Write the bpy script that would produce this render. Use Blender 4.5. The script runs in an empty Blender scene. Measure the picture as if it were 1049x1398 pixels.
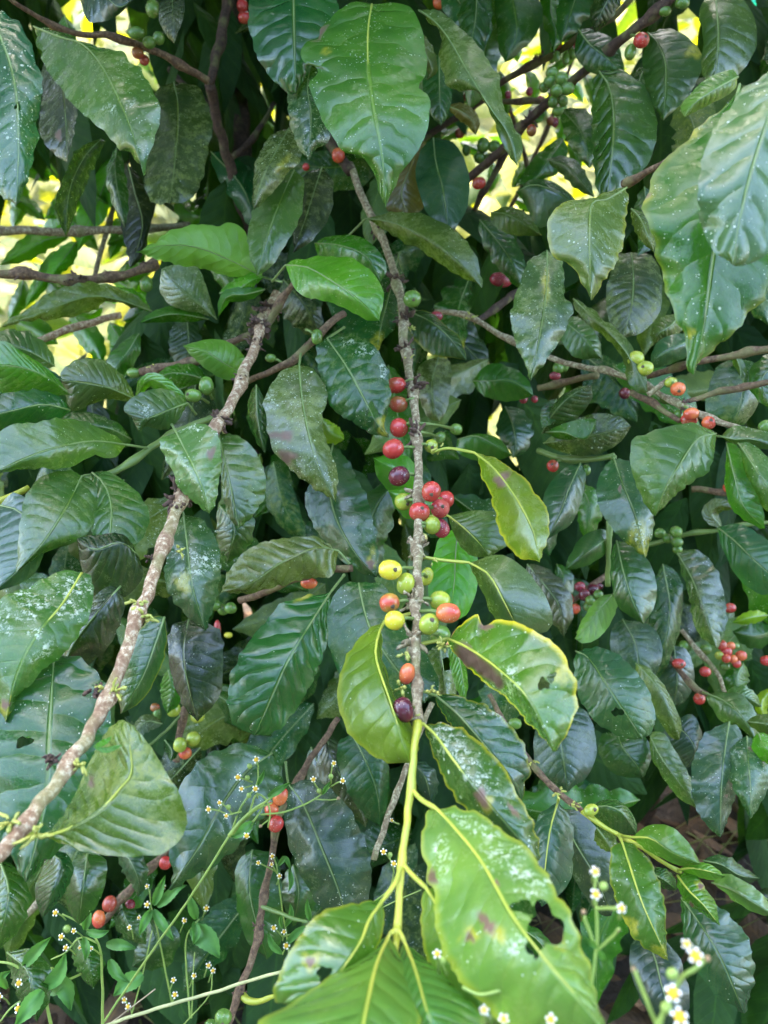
import bpy, bmesh, math, random
from mathutils import Vector, Matrix, noise
R_ = random.Random(7)
S = bpy.context.scene
COL = S.collection

# ------------------------------------------------------------------ camera
PITCH = math.radians(30); CAM = Vector((0, 0, 1.12)); TV = 0.65
RGT = Vector((1, 0, 0)); FWD = Vector((0, math.cos(PITCH), -math.sin(PITCH))); UPV = Vector((0, math.sin(PITCH), math.cos(PITCH)))
def P(x, y, d):
    k = TV / 699.0 * d
    return CAM + RGT * ((x - 524.5) * k) + UPV * ((699 - y) * k) + FWD * d
def mpp(d): return TV / 699.0 * d          # metres in one photo pixel at depth d
cd = bpy.data.cameras.new('camera'); cam = bpy.data.objects.new('camera', cd); COL.objects.link(cam)
cam.location = CAM; cam.rotation_euler = (math.pi / 2 - PITCH, 0, 0)
cd.sensor_fit = 'VERTICAL'; cd.sensor_height = 36; cd.lens = 18 / TV; cd.clip_start = 0.01; cd.clip_end = 500
cd.dof.use_dof = True; cd.dof.focus_distance = 0.50; cd.dof.aperture_fstop = 10.0
S.camera = cam

# ------------------------------------------------------------------ node helpers
class NT:
    def __init__(s, m):
        m.use_nodes = True; s.t = m.node_tree; s.t.nodes.clear()
        s.out = s.t.nodes.new('ShaderNodeOutputMaterial')
    def n(s, typ, ins=None, **kw):
        nd = s.t.nodes.new(typ)
        for k, v in kw.items(): setattr(nd, k, v)
        for k, v in (ins or {}).items(): s.set(nd.inputs[k], v)
        return nd
    def set(s, sock, v):
        if isinstance(v, bpy.types.NodeSocket): s.t.links.new(v, sock)
        else: sock.default_value = v
    def m(s, op, a, b=0.0, c=0.0, clamp=False):
        nd = s.n('ShaderNodeMath', operation=op, use_clamp=clamp)
        s.set(nd.inputs[0], a); s.set(nd.inputs[1], b); s.set(nd.inputs[2], c); return nd.outputs[0]
    def mix(s, f, a, b, blend='MIX'):
        nd = s.n('ShaderNodeMix', data_type='RGBA', blend_type=blend)
        s.set(nd.inputs[0], f); s.set(nd.inputs[6], a); s.set(nd.inputs[7], b); return nd.outputs[2]
    def ramp(s, v, lo, hi, a=0.0, b=1.0):
        nd = s.n('ShaderNodeMapRange', interpolation_type='SMOOTHSTEP')
        s.set(nd.inputs[0], v); nd.inputs[1].default_value = lo; nd.inputs[2].default_value = hi
        nd.inputs[3].default_value = a; nd.inputs[4].default_value = b; return nd.outputs[0]
    def noise(s, vec, scale, detail=2.0, rough=0.5, dist=0.0):
        nd = s.n('ShaderNodeTexNoise'); s.set(nd.inputs['Vector'], vec); nd.inputs['Scale'].default_value = scale
        nd.inputs['Detail'].default_value = detail; nd.inputs['Roughness'].default_value = rough; nd.inputs['Distortion'].default_value = dist
        return nd.outputs[0]
def c4(c): return (c[0], c[1], c[2], 1.0)

# ------------------------------------------------------------------ materials
def leaf_material(name, trans=0.3):
    m = bpy.data.materials.new(name); N = NT(m)
    oi = N.n('ShaderNodeObjectInfo'); tc = N.n('ShaderNodeTexCoord')
    uv = N.n('ShaderNodeSeparateXYZ', {0: tc.outputs['UV']})
    u = N.m('MULTIPLY_ADD', uv.outputs[0], 2.0, -1.0); a = N.m('ABSOLUTE', u); t = uv.outputs[1]
    off = N.n('ShaderNodeVectorMath', {0: tc.outputs['Object'], 1: N.n('ShaderNodeCombineXYZ', {0: N.m('MULTIPLY', oi.outputs['Random'], 37.0), 1: N.m('MULTIPLY', oi.outputs['Random'], 11.0)}).outputs[0]}, operation='ADD').outputs[0]
    def at(n): return N.n('ShaderNodeAttribute', attribute_name=n).outputs['Fac']
    def ob(n): return N.n('ShaderNodeAttribute', attribute_type='OBJECT', attribute_name=n).outputs['Fac']
    dust, speck, rim, qs = ob('dust'), ob('speck'), ob('rim'), ob('quilt')
    n_low = N.noise(off, 22, 3); n_mid = N.noise(off, 150, 5, 0.7); n_fine = N.noise(off, 520, 3, 0.6)
    # side veins sweep forward from the midrib
    wob = N.m('MULTIPLY', N.m('SUBTRACT', N.noise(off, 38, 2), 0.5), 0.085)
    side = N.m('MULTIPLY', N.m('GREATER_THAN', u, 0.0), 0.035)
    sw = N.m('SUBTRACT', t, N.m('MULTIPLY', N.m('POWER', a, 1.35), 0.17))
    s8 = N.m('MULTIPLY', N.m('ADD', N.m('ADD', sw, wob), side), N.m('MULTIPLY_ADD', oi.outputs['Random'], 4.0, 7.8))
    fr = N.m('FRACT', s8); tri = N.m('ABSOLUTE', N.m('SUBTRACT', fr, 0.5))     # 0.5 at a vein
    vein = N.m('MULTIPLY', N.m('MULTIPLY', N.ramp(tri, 0.468, 0.498), N.ramp(a, 0.95, 0.5)), N.m('MULTIPLY_ADD', n_low, 1.2, 0.1, clamp=True))
    mid = N.ramp(a, 0.045, 0.012)
    quilt = N.m('MULTIPLY', N.m('POWER', N.m('MULTIPLY', tri, 2.0), 2.2), N.m('MULTIPLY', N.ramp(a, 0.0, 0.16), N.ramp(a, 1.0, 0.72)))
    net = N.n('ShaderNodeTexVoronoi', {'Vector': off, 'Scale': 380.0}, feature='DISTANCE_TO_EDGE')
    netv = N.ramp(net.outputs['Distance'], 0.07, 0.0)
    # colour
    base = oi.outputs['Color']
    col = N.mix(N.ramp(n_low, 0.3, 0.7), N.mix(1.0, base, c4((0.72, 0.80, 0.85)), 'MULTIPLY'), N.mix(1.0, base, c4((1.30, 1.16, 0.95)), 'MULTIPLY'))
    light = N.mix(0.5, N.mix(1.0, base, c4((2.3, 1.9, 1.3)), 'MULTIPLY'), c4((0.13, 0.17, 0.03)))
    col = N.mix(N.m('MULTIPLY', vein, 0.42), col, light)
    col = N.mix(N.m('MULTIPLY', netv, 0.10), col, light)
    col = N.mix(N.m('MULTIPLY', mid, 0.8), col, light)
    col = N.mix(N.m('MULTIPLY', N.ramp(a, 0.86, 0.99), rim), col, c4((0.42, 0.36, 0.015)))
    col = N.mix(N.m('MULTIPLY', at('yel'), N.ramp(n_mid, 0.30, 0.62, 0.1, 0.8)), col, c4((0.33, 0.30, 0.03)))
    dm = N.m('MULTIPLY', N.m('MULTIPLY', N.ramp(n_mid, 0.42, 0.66), N.ramp(n_low, 0.28, 0.62)), dust)
    dm = N.m('MULTIPLY', dm, N.m('MULTIPLY_ADD', N.ramp(n_fine, 0.35, 0.65), 0.7, 0.3), clamp=True)
    col = N.mix(dm, col, c4((0.15, 0.19, 0.035)))
    # fine film of dust: pale grains sitting all over the blade
    grain = N.ramp(N.noise(off, 1500, 2, 0.7), 0.52, 0.70)
    gm_ = N.m('MULTIPLY', N.m('MULTIPLY', grain, N.ramp(N.noise(off, 60, 3, 0.7), 0.36, 0.66)), N.m('MULTIPLY_ADD', dust, 0.5, 0.0))
    col = N.mix(gm_, col, c4((0.24, 0.31, 0.10)))
    dark = N.ramp(N.noise(off, 240, 4, 0.7), 0.60, 0.74)
    col = N.mix(N.m('MULTIPLY', dark, N.m('MULTIPLY_ADD', dust, 0.5, 0.15)), col, N.mix(1.0, col, c4((0.45, 0.5, 0.5)), 'MULTIPLY'))
    vs_ = N.n('ShaderNodeTexVoronoi', {'Vector': off, 'Scale': 900.0, 'Randomness': 1.0})
    os_ = N.n('ShaderNodeSeparateColor', {0: vs_.outputs['Color']})
    ss_ = N.m('LESS_THAN', vs_.outputs['Distance'], N.m('MULTIPLY_ADD', os_.outputs[1], 0.26, 0.13))
    ks_ = N.m('GREATER_THAN', N.m('MULTIPLY', N.ramp(N.noise(off, 34, 4, 0.7), 0.40, 0.72), N.m('MULTIPLY_ADD', speck, 0.72, 0.0)), N.m('MULTIPLY_ADD', os_.outputs[0], 0.95, 0.03))
    spks = N.m('MULTIPLY', ss_, ks_)
    vo = N.n('ShaderNodeTexVoronoi', {'Vector': off, 'Scale': 380.0, 'Randomness': 1.0})
    on = N.n('ShaderNodeSeparateColor', {0: vo.outputs['Color']})
    big = N.m('MULTIPLY', N.m('POWER', on.outputs[1], 4.0), 0.28)
    sp = N.m('LESS_THAN', vo.outputs['Distance'], N.m('ADD', big, 0.09))
    keep = N.m('GREATER_THAN', N.m('MULTIPLY', N.ramp(N.noise(off, 42, 2, 0.6), 0.25, 0.75), N.m('MULTIPLY_ADD', speck, 1.15, -0.22)), N.m('MULTIPLY_ADD', on.outputs[0], 1.1, 0.06))
    spk = N.m('MULTIPLY', sp, keep)
    wht = N.m('MULTIPLY', N.m('MULTIPLY', at('wht'), N.m('MULTIPLY_ADD', N.ramp(N.m('MAXIMUM', tri, N.ramp(a, .3, .0, 0, .5)), .12, .5), .6, .5)), N.m('MULTIPLY', N.ramp(N.noise(off, 330, 4, 0.75), 0.48, 0.56), N.ramp(n_fine, 0.40, 0.52)), clamp=True)
    wmask = N.m('MAXIMUM', N.m('MAXIMUM', N.m('MULTIPLY', spk, N.m('MULTIPLY_ADD', on.outputs[2], 0.5, 0.25)), N.m('MULTIPLY', spks, N.m('MULTIPLY_ADD', os_.outputs[2], 0.6, 0.3))), N.m('MULTIPLY', wht, 0.6))
    col = N.mix(wmask, col, c4((0.62, 0.68, 0.62)))
    brn = N.m('MULTIPLY', at('brn'), N.ramp(n_mid, 0.05, 0.45), clamp=True)
    col = N.mix(brn, col, N.mix(n_mid, c4((0.07, 0.035, 0.022)), c4((0.25, 0.15, 0.095))))
    rough = N.m('ADD', N.m('MULTIPLY_ADD', n_mid, 0.22, 0.09), N.m('ADD', N.m('MULTIPLY', dm, 0.45), N.m('MULTIPLY', N.m('MAXIMUM', wmask, brn), 0.35)), clamp=True)
    hgt = N.m('ADD', N.m('MULTIPLY', quilt, N.m('MULTIPLY', qs, -1.0)), N.m('ADD', N.m('MULTIPLY', mid, -0.4), N.m('ADD', N.m('MULTIPLY', n_mid, 0.09), N.m('MULTIPLY', N.noise(off, 48, 2), 1.3))))
    hgt = N.m('ADD', hgt, N.m('MULTIPLY_ADD', wmask, 0.12, N.m('MULTIPLY', netv, -0.035)))
    bp = N.n('ShaderNodeBump', {'Height': hgt, 'Strength': 0.75, 'Distance': 0.0016})
    geo = N.n('ShaderNodeNewGeometry'); back = geo.outputs['Backfacing']
    ucol = N.mix(0.55, N.mix(1.0, col, c4((1.7, 1.55, 1.3)), 'MULTIPLY'), c4((0.10, 0.16, 0.045)))
    ucol = N.mix(N.m('MULTIPLY', vein, 0.5), ucol, c4((0.22, 0.30, 0.08)))
    ccol = N.mix(back, col, ucol)
    pb = N.n('ShaderNodeBsdfPrincipled', {'Base Color': ccol, 'Roughness': N.m('ADD', rough, N.m('MULTIPLY', back, 0.2)), 'Normal': bp.outputs[0], 'Specular IOR Level': ob('gloss')})
    tr = N.n('ShaderNodeBsdfTranslucent', {'Color': N.mix(brn, N.mix(N.m('MULTIPLY', vein, 0.5), N.mix(1.0, ccol, c4((2.5, 2.8, 0.7)), 'MULTIPLY'), c4((0.14, 0.2, 0.01))), c4((0.05, 0.02, 0.01))), 'Normal': bp.outputs[0]})
    mx = N.n('ShaderNodeMixShader', {0: trans, 1: pb.outputs[0], 2: tr.outputs[0]})
    N.t.links.new(mx.outputs[0], N.out.inputs[0]); return m
LEAF = leaf_material('coffee_leaf')

def simple(name, col, rough=0.5, col2=None, scale=60, bump=0.0, trans=0.0, bscale=None, lo=0.35, hi=0.65, extra=None):
    m = bpy.data.materials.new(name); N = NT(m); tc = N.n('ShaderNodeTexCoord'); v = tc.outputs['Object']
    n = N.noise(v, scale, 4, 0.6)
    c = N.mix(N.ramp(n, lo, hi), c4(col), c4(col2 or [x * 0.7 for x in col]))
    if extra:
        c = N.mix(N.ramp(N.noise(v, extra[1], 3, 0.65), extra[2], extra[2] + 0.06), c, c4(extra[0]))
    pb = N.n('ShaderNodeBsdfPrincipled', {'Base Color': c, 'Roughness': rough})
    if bump:
        b = N.n('ShaderNodeBump', {'Height': N.noise(v, bscale or scale * 2, 4, 0.6), 'Strength': 0.9, 'Distance': bump}); N.t.links.new(b.outputs[0], pb.inputs['Normal'])
    sh = pb.outputs[0]
    if trans:
        tr = N.n('ShaderNodeBsdfTranslucent', {'Color': N.mix(1.0, c, c4((1.6, 1.6, 0.6)), 'MULTIPLY')})
        sh = N.n('ShaderNodeMixShader', {0: trans, 1: sh, 2: tr.outputs[0]}).outputs[0]
    N.t.links.new(sh, N.out.inputs[0]); return m
def bark(name, c1, c2, c3, lich):
    m = bpy.data.materials.new(name); N = NT(m); v = N.n('ShaderNodeTexCoord').outputs['Object']
    big, mid_, fin = N.noise(v, 70, 3, .6), N.noise(v, 320, 4, .7), N.noise(v, 1100, 3, .7)
    c = N.mix(N.ramp(mid_, .36, .62), c4(c2), c4(c1)); c = N.mix(N.ramp(N.m('MULTIPLY_ADD', fin, .35, N.m('MULTIPLY', mid_, .65)), lich, lich + .07), c, c4(c3))
    c = N.mix(N.m('MULTIPLY', N.ramp(big, .5, .66), .55), c, c4(c2)); c = N.mix(N.m('MULTIPLY', N.ramp(N.noise(v, 45, 3), .52, .66), .5), c, c4((.17, .18, .06)))
    b = N.n('ShaderNodeBump', {'Height': N.m('ADD', mid_, N.m('MULTIPLY', fin, .5)), 'Strength': 1.0, 'Distance': .0007})
    N.t.links.new(N.n('ShaderNodeBsdfPrincipled', {'Base Color': c, 'Roughness': .82, 'Normal': b.outputs[0], 'Specular IOR Level': .3}).outputs[0], N.out.inputs[0]); return m
BARK_PALE = bark('pale_bark', (0.35, 0.25, 0.145), (0.17, 0.095, 0.052), (0.50, 0.43, 0.30), .52)
BARK_GREY = bark('grey_bark', (0.27, 0.225, 0.13), (0.135, 0.095, 0.052), (0.42, 0.38, 0.25), .52)
BARK_BROWN = bark('brown_bark', (0.16, 0.10, 0.055), (0.065, 0.038, 0.022), (0.27, 0.21, 0.13), .57)
BARK_DARK = bark('dark_bark', (0.075, 0.045, 0.03), (0.032, 0.02, 0.015), (0.14, 0.12, 0.08), .60)
SHOOT = simple('green_shoot', (0.40, 0.40, 0.035), 0.42, (0.30, 0.34, 0.035), 60, 0.0003, trans=0.1)
SHOOT_DK = simple('dark_green_shoot', (0.13, 0.19, 0.04), 0.5, (0.09, 0.15, 0.03), 60, 0.0003)
RIB_Y = simple('midrib_yellow', (0.42, 0.44, 0.06), 0.4, (0.30, 0.36, 0.05), 60, trans=0.15)
RIB_G = simple('midrib_green', (0.15, 0.22, 0.06), 0.45, (0.11, 0.17, 0.05), 60)
SCALE_M = simple('bract', (0.09, 0.05, 0.03), 0.9, (0.04, 0.022, 0.016), 300, 0.0008)
BUD_M = simple('flower_bud', (0.36, 0.34, 0.06), 0.6, (0.26, 0.30, 0.06), 300)

def cherry_material(name, c1, c2, lo=0.4, hi=0.62, rough=0.19, dots=0.5):
    m = bpy.data.materials.new(name); N = NT(m); tc = N.n('ShaderNodeTexCoord'); v = tc.outputs['Object']
    oi = N.n('ShaderNodeObjectInfo')
    v2 = N.n('ShaderNodeVectorMath', {0: v, 1: N.n('ShaderNodeCombineXYZ', {0: N.m('MULTIPLY', oi.outputs['Random'], 9.0)}).outputs[0]}, operation='ADD').outputs[0]
    n = N.noise(v2, 75, 2); c = N.mix(N.ramp(n, lo, hi), c4(c1), c4(c2))
    vo = N.n('ShaderNodeTexVoronoi', {'Vector': v2, 'Scale': 900.0}); on = N.n('ShaderNodeSeparateColor', {0: vo.outputs['Color']})
    d = N.m('MULTIPLY', N.m('LESS_THAN', vo.outputs['Distance'], 0.24), N.m('GREATER_THAN', on.outputs[0], 1 - 0.5 * dots))
    c = N.mix(N.m('MULTIPLY', d, 0.55), c, c4((0.62, 0.52, 0.40)))
    b = N.n('ShaderNodeBump', {'Height': N.m('ADD', N.noise(v2, 260, 3), N.m('MULTIPLY', d, 0.5)), 'Strength': 0.35, 'Distance': 0.0005})
    scuff = N.ramp(N.noise(v2, 190, 3, 0.7), 0.6, 0.72)
    c = N.mix(N.m('MULTIPLY', scuff, 0.35), c, c4((0.34, 0.20, 0.10)))
    pb = N.n('ShaderNodeBsdfPrincipled', {'Base Color': c, 'Roughness': N.m('MULTIPLY_ADD', scuff, 0.25, rough), 'Normal': b.outputs[0], 'Subsurface Weight': 0.12, 'Subsurface Scale': 0.003})
    N.t.links.new(pb.outputs[0], N.out.inputs[0]); return m
CH = {
 'red': cherry_material('red_cherry', (0.38, 0.032, 0.026), (0.30, 0.065, 0.030), 0.45, 0.7),
 'pink': cherry_material('pink_cherry', (0.44, 0.075, 0.055), (0.34, 0.03, 0.04), dots=0.9),
 'wine': cherry_material('wine_cherry', (0.18, 0.02, 0.03), (0.28, 0.03, 0.04), dots=0.9),
 'plum': cherry_material('plum_cherry', (0.065, 0.010, 0.018), (0.13, 0.016, 0.022), dots=0.7),
 'orange': cherry_material('orange_cherry', (0.55, 0.14, 0.04), (0.42, 0.055, 0.03)),
 'blush': cherry_material('blushing_cherry', (0.42, 0.06, 0.03), (0.33, 0.27, 0.03), 0.42, 0.60),
 'rust': cherry_material('rusty_cherry', (0.22, 0.09, 0.025), (0.30, 0.05, 0.03)),
 'yellow': cherry_material('yellow_cherry', (0.52, 0.44, 0.03), (0.44, 0.42, 0.03), dots=0.5),
 'lime': cherry_material('lime_cherry', (0.30, 0.34, 0.035), (0.22, 0.28, 0.03), dots=0.4),
 'green': cherry_material('green_cherry', (0.10, 0.19, 0.03), (0.075, 0.15, 0.025), dots=0.2),
}
TIPM = simple('cherry_scar', (0.10, 0.075, 0.04), 0.9, (0.05, 0.035, 0.02), 400)

# ------------------------------------------------------------------ object helpers
def link(name, me, mat=None, parent=None):
    o = bpy.data.objects.new(name, me); COL.objects.link(o)
    if mat: me.materials.append(mat)
    if parent:
        o.parent = parent; o.matrix_parent_inverse = Matrix.Identity(4)
    return o
def thing(name, label, cat, loc, group=None):
    o = bpy.data.objects.new(name, None); COL.objects.link(o); o.location = loc; o.empty_display_size = 0.02
    o['label'] = label; o['category'] = cat
    if group: o['group'] = group
    return o
def mesh_from(name, verts, faces, mat, parent=None, origin=None, smooth=True):
    """world-space verts; the object's origin goes to `origin` (world)."""
    org = origin if origin is not None else sum(verts, Vector()) / len(verts)
    me = bpy.data.meshes.new(name); me.from_pydata([v - org for v in verts], [], faces)
    if smooth: me.polygons.foreach_set('use_smooth', [True] * len(me.polygons))
    me.update()
    o = link(name, me, mat, parent)
    o.location = org - (parent_world(parent) if parent else Vector())
    return o
def parent_world(p):
    v = Vector()
    while p: v = v + p.location; p = p.parent
    return v
def catmull(pts, n):
    """resample a polyline of equal-length tuples smoothly, n+1 points even in arc length of the first two coords"""
    pts = [tuple(map(float, p)) for p in pts]
    if len(pts) == 1: pts = pts * 2
    e = [tuple(2 * a - b for a, b in zip(pts[0], pts[1]))] + pts + [tuple(2 * a - b for a, b in zip(pts[-1], pts[-2]))]
    dense = []
    for i in range(1, len(e) - 2):
        p0, p1, p2, p3 = e[i - 1], e[i], e[i + 1], e[i + 2]
        K = 14
        for k in range(K):
            t = k / K
            dense.append(tuple(0.5 * (2 * b + (c - a) * t + (2 * a - 5 * b + 4 * c - d) * t * t + (3 * b - a - 3 * c + d) * t ** 3) for a, b, c, d in zip(p0, p1, p2, p3)))
    dense.append(pts[-1])
    L = [0]
    for a, b in zip(dense, dense[1:]): L.append(L[-1] + math.sqrt(sum((x - y) ** 2 for x, y in zip(a, b))))
    out = []; j = 0
    for k in range(n + 1):
        s = L[-1] * k / n
        while j < len(L) - 2 and L[j + 1] < s: j += 1
        f = 0 if L[j + 1] == L[j] else min(1, max(0, (s - L[j]) / (L[j + 1] - L[j])))
        out.append(tuple(x + (y - x) * f for x, y in zip(dense[j], dense[j + 1])))
    return out
def tube_geo(path, radii, seg=10, cap=True):
    V, F = [], []
    n = len(path); up = Vector((0.3, 0.2, 0.93)).normalized()
    for i, p in enumerate(path):
        d = (path[min(i + 1, n - 1)] - path[max(i - 1, 0)]).normalized()
        a = d.cross(up)
        if a.length < 0.05: a = d.cross(Vector((1, 0, 0)))
        a.normalize(); b = d.cross(a)
        up = (up - d * up.dot(d)).normalized() if (up - d * up.dot(d)).length > 0.1 else up
        for k in range(seg):
            w = 2 * math.pi * k / seg
            V.append(p + (a * math.cos(w) + b * math.sin(w)) * radii[i])
    for i in range(n - 1):
        for k in range(seg):
            k2 = (k + 1) % seg
            F.append((i * seg + k, i * seg + k2, (i + 1) * seg + k2, (i + 1) * seg + k))
    if cap:
        F.append(tuple(range(seg - 1, -1, -1))); F.append(tuple((n - 1) * seg + k for k in range(seg)))
    return V, F

# ------------------------------------------------------------------ palette for leaves
PAL = {'dk': (0.014, 0.060, 0.012), 'bl': (0.009, 0.055, 0.022), 'md': (0.026, 0.105, 0.012), 'lt': (0.052, 0.170, 0.016),
       'yl': (0.15, 0.23, 0.02), 'ol': (0.052, 0.085, 0.028), 'br': (0.06, 0.20, 0.015), 'vd': (0.010, 0.028, 0.012), 'bw': (0.09, 0.07, 0.035)}
def profile(t):
    # coffee leaf: elliptic, short taper at the base, drawn-out drip tip
    s = math.sin(math.pi * min(1, t ** 0.86)) ** 0.78 if 0 < t < 1 else 0
    if t > 0.84: s *= 1 - 0.35 * ((t - 0.84) / 0.16) ** 0.7
    return s
LEAFN = [0]
def leaf(br, mid, L=None, R=None, d=(0.6, 0.6), z=(0.0, 0.0), bend=0.0, col='md', speck=0.25, dust=0.3, rim=0.0, pet=None, quilt=None, gloss=None,
         under=False, holes=(), spots=(), wave=0.85, yrib=False, fine=False, label=None, rib=True):
    """mid/L/R: photo positions of midrib and the two margins; d: depth base->tip (m); z: how far each margin lies behind the midrib (m)"""
    LEAFN[0] += 1; rs = random.Random(LEAFN[0] * 131)
    d = list(d)
    leng = math.dist(mid[0], mid[-1])
    nt = 56 if (fine or holes or spots) else max(18, min(36, int(leng / 7)))
    nu = 16 if (fine or holes or spots) else 7
    if holes: nt, nu = 84, 26
    M = catmull(mid, nt)
    dd = [d[0] + (d[-1] - d[0]) * k / nt if len(d) == 2 else None for k in range(nt + 1)]
    if len(d) > 2:
        dc = catmull([(i, v) for i, v in enumerate(d)], nt); dd = [q[1] for q in dc]
    dd = [q - bend * math.sin(math.pi * k / nt) for k, q in enumerate(dd)]
    def edge(spec, sgn):
        if isinstance(spec, (int, float)):
            E = []
            for k in range(nt + 1):
                a, b = M[max(0, k - 1)], M[min(nt, k + 1)]
                tx, ty = b[0] - a[0], b[1] - a[1]; l = math.hypot(tx, ty) or 1
                w = spec * profile(k / nt) * (1 + 0.10 * wave * math.sin(k * 33.0 / nt + sgn) + 0.14 * wave * noise.noise(Vector((k * 14.0 / nt, LEAFN[0] * 1.3, sgn))))
                E.append((M[k][0] + sgn * ty / l * w, M[k][1] - sgn * tx / l * w))
            return E
        E = catmull([mid[0]] + list(spec) + [mid[-1]], nt)
        j = 0.015 * leng * wave
        return [(x + (noise.noise(Vector((k * 18.0 / nt, LEAFN[0] * 3.1, sgn))) * 1.7 + noise.noise(Vector((k * 45.0 / nt, LEAFN[0] * 3.1, sgn))) * .6) * j, y + (noise.noise(Vector((k * 18.0 / nt, LEAFN[0] * 7.7, sgn + 5))) * 1.7 + noise.noise(Vector((k * 45.0 / nt, LEAFN[0] * 7.7, sgn + 5))) * .6) * j) if 0 < k < nt else (x, y) for k, (x, y) in enumerate(E)]
    EL, ER = edge(L, 1), edge(R, -1)
    V, UV, PX, DP = [], [], [], []
    mp = mpp(sum(dd) / len(dd)); und = wave * 0.037 * leng * mp
    seed = LEAFN[0] * 5.17
    for k in range(nt + 1):
        t = k / nt
        for i in range(-nu, nu + 1):
            a = abs(i) / nu; E = EL if i < 0 else ER; zz = z[0] if i < 0 else z[1]
            x = M[k][0] + (E[k][0] - M[k][0]) * a; y = M[k][1] + (E[k][1] - M[k][1]) * a
            env = min(1, 5 * t) * min(1, 6 * (1 - t))
            dep = dd[k] + zz * (a ** 1.4) * math.sin(math.pi * (0.08 + 0.84 * t)) + und * env * (a ** 1.6) * 2.2 * noise.noise(Vector((t * 6.5, (2.0 if i < 0 else 7.0), seed)))
            dep += und * 0.8 * env * noise.noise(Vector((t * 2.2, i / nu * 1.1, seed + 3))) + und * 0.13 * env * noise.noise(Vector((t * 9.0, i / nu * 2.6, seed + 9)))
            DP.append(dep); V.append(P(x, y, dep)); UV.append((i / nu * 0.5 + 0.5, t)); PX.append((x, y))
    W = 2 * nu + 1
    F = [(k * W + i, k * W + i + 1, (k + 1) * W + i + 1, (k + 1) * W + i) for k in range(nt) for i in range(W - 1)]
    def inh(p, h, g=1.0):
        an = math.radians(h[4]) if len(h) > 4 else 0; dx, dy = p[0] - h[0], p[1] - h[1]
        xx, yy = dx * math.cos(an) + dy * math.sin(an), -dx * math.sin(an) + dy * math.cos(an)
        th = math.atan2(yy, xx); wob = 1 + 0.22 * math.sin(3 * th + h[0]) + 0.13 * math.sin(5 * th + h[1])
        return math.hypot(xx / (h[2] * g * wob), yy / (h[3] * g * wob))
    if holes:
        keep, gone = [], set()
        for f in F:
            c = (sum(PX[q][0] for q in f) / 4, sum(PX[q][1] for q in f) / 4)
            if all(inh(c, h) >= 1 for h in holes): keep.append(f)
            else: gone.update(f)
        F = keep
        for q in {q for f in F for q in f} & gone:
            hh = min(holes, key=lambda w_: abs(inh(PX[q], w_) - 1)); s_ = inh(PX[q], hh)
            if 0.3 < s_ < 2.2:
                PX[q] = (hh[0] + (PX[q][0] - hh[0]) / s_, hh[1] + (PX[q][1] - hh[1]) / s_); V[q] = P(PX[q][0], PX[q][1], DP[q])
    # orientation towards the camera for the upper side
    area = sum(((V[f[2]] - V[f[0]]).cross(V[f[3]] - V[f[1]])).dot(CAM - V[f[0]]) for f in F[::7])
    if (area < 0) != under: F = [tuple(reversed(f)) for f in F]
    used = sorted({q for f in F for q in f}); mp_ = {q: i for i, q in enumerate(used)}
    V2 = [V[q] for q in used]; F2 = [tuple(mp_[q] for q in f) for f in F]; U2 = [UV[q] for q in used]; X2 = [PX[q] for q in used]
    o = mesh_from('leaf', V2, F2, LEAF, br, origin=V[nu])
    me = o.data; uvl = me.uv_layers.new(name='UVMap')
    li = [0] * len(me.loops); me.loops.foreach_get('vertex_index', li)
    uvl.data.foreach_set('uv', [c for q in li for c in U2[q]])
    for key in ('brn', 'yel', 'wht'):
        at = me.attributes.new(key, 'FLOAT', 'POINT'); vals = [0.0] * len(V2)
        for s in spots:
            if s[0] != key: continue
            for i, p in enumerate(X2):
                q = inh(p, s[1:]); vals[i] = max(vals[i], min(1, max(0, (1.25 - q) / 0.5)))
        if key != 'wht':
            for h in holes:
                for i, p in enumerate(X2):
                    q = inh(p, h); g = 1.22 if key == 'brn' else 1.5
                    vals[i] = max(vals[i], 0.9 * min(1, max(0, (g - q) / 0.2)) if (len(h) > 5) else 0.0)
        at.data.foreach_set('value', vals)
    c = PAL[col] if isinstance(col, str) else col; j = rs.uniform(0.88, 1.14)
    j *= .86; o.color = (c[0] * j * rs.uniform(.95, 1.25), c[1] * j * 1.22, c[2] * j * rs.uniform(.55, .8), 1)
    o['gloss'] = gloss if gloss is not None else rs.uniform(.45, .95); o['quilt'] = quilt if quilt is not None else rs.uniform(0.05, 0.38); o['speck'] = speck; o['dust'] = dust; o['rim'] = rim
    if label: o['label'] = label
    if rib:
        # stalk and midrib, one tapering strand lying in the leaf's groove
        pth = []
        side = -1 if not under else 1
        if pet:
            pp = catmull([(q[0], q[1], q[2]) for q in pet] + [(M[0][0], M[0][1], dd[0])], 8)
            pth += [P(*q) for q in pp[:-1]]
        r0 = (0.00070 if not yrib else 0.00084) * (0.8 + leng * mp * 2); npet = len(pth)
        stop = int(nt * 0.94)
        for k in range(0, stop, 2): pth.append(P(M[k][0], M[k][1], dd[k] + r0 * 0.35 * (1 - k / nt)))
        hole_end = None
        rad = [r0 * 1.35] * npet + [r0 * (1 - 0.88 * (k / max(1, len(pth) - npet))) for k in range(len(pth) - npet)]
        if rad and npet: rad[0] *= 1.4
        Vt, Ft = tube_geo(pth, rad, 7)
        mesh_from('midrib', Vt, Ft, RIB_Y if yrib else RIB_G, o)
    return o

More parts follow.
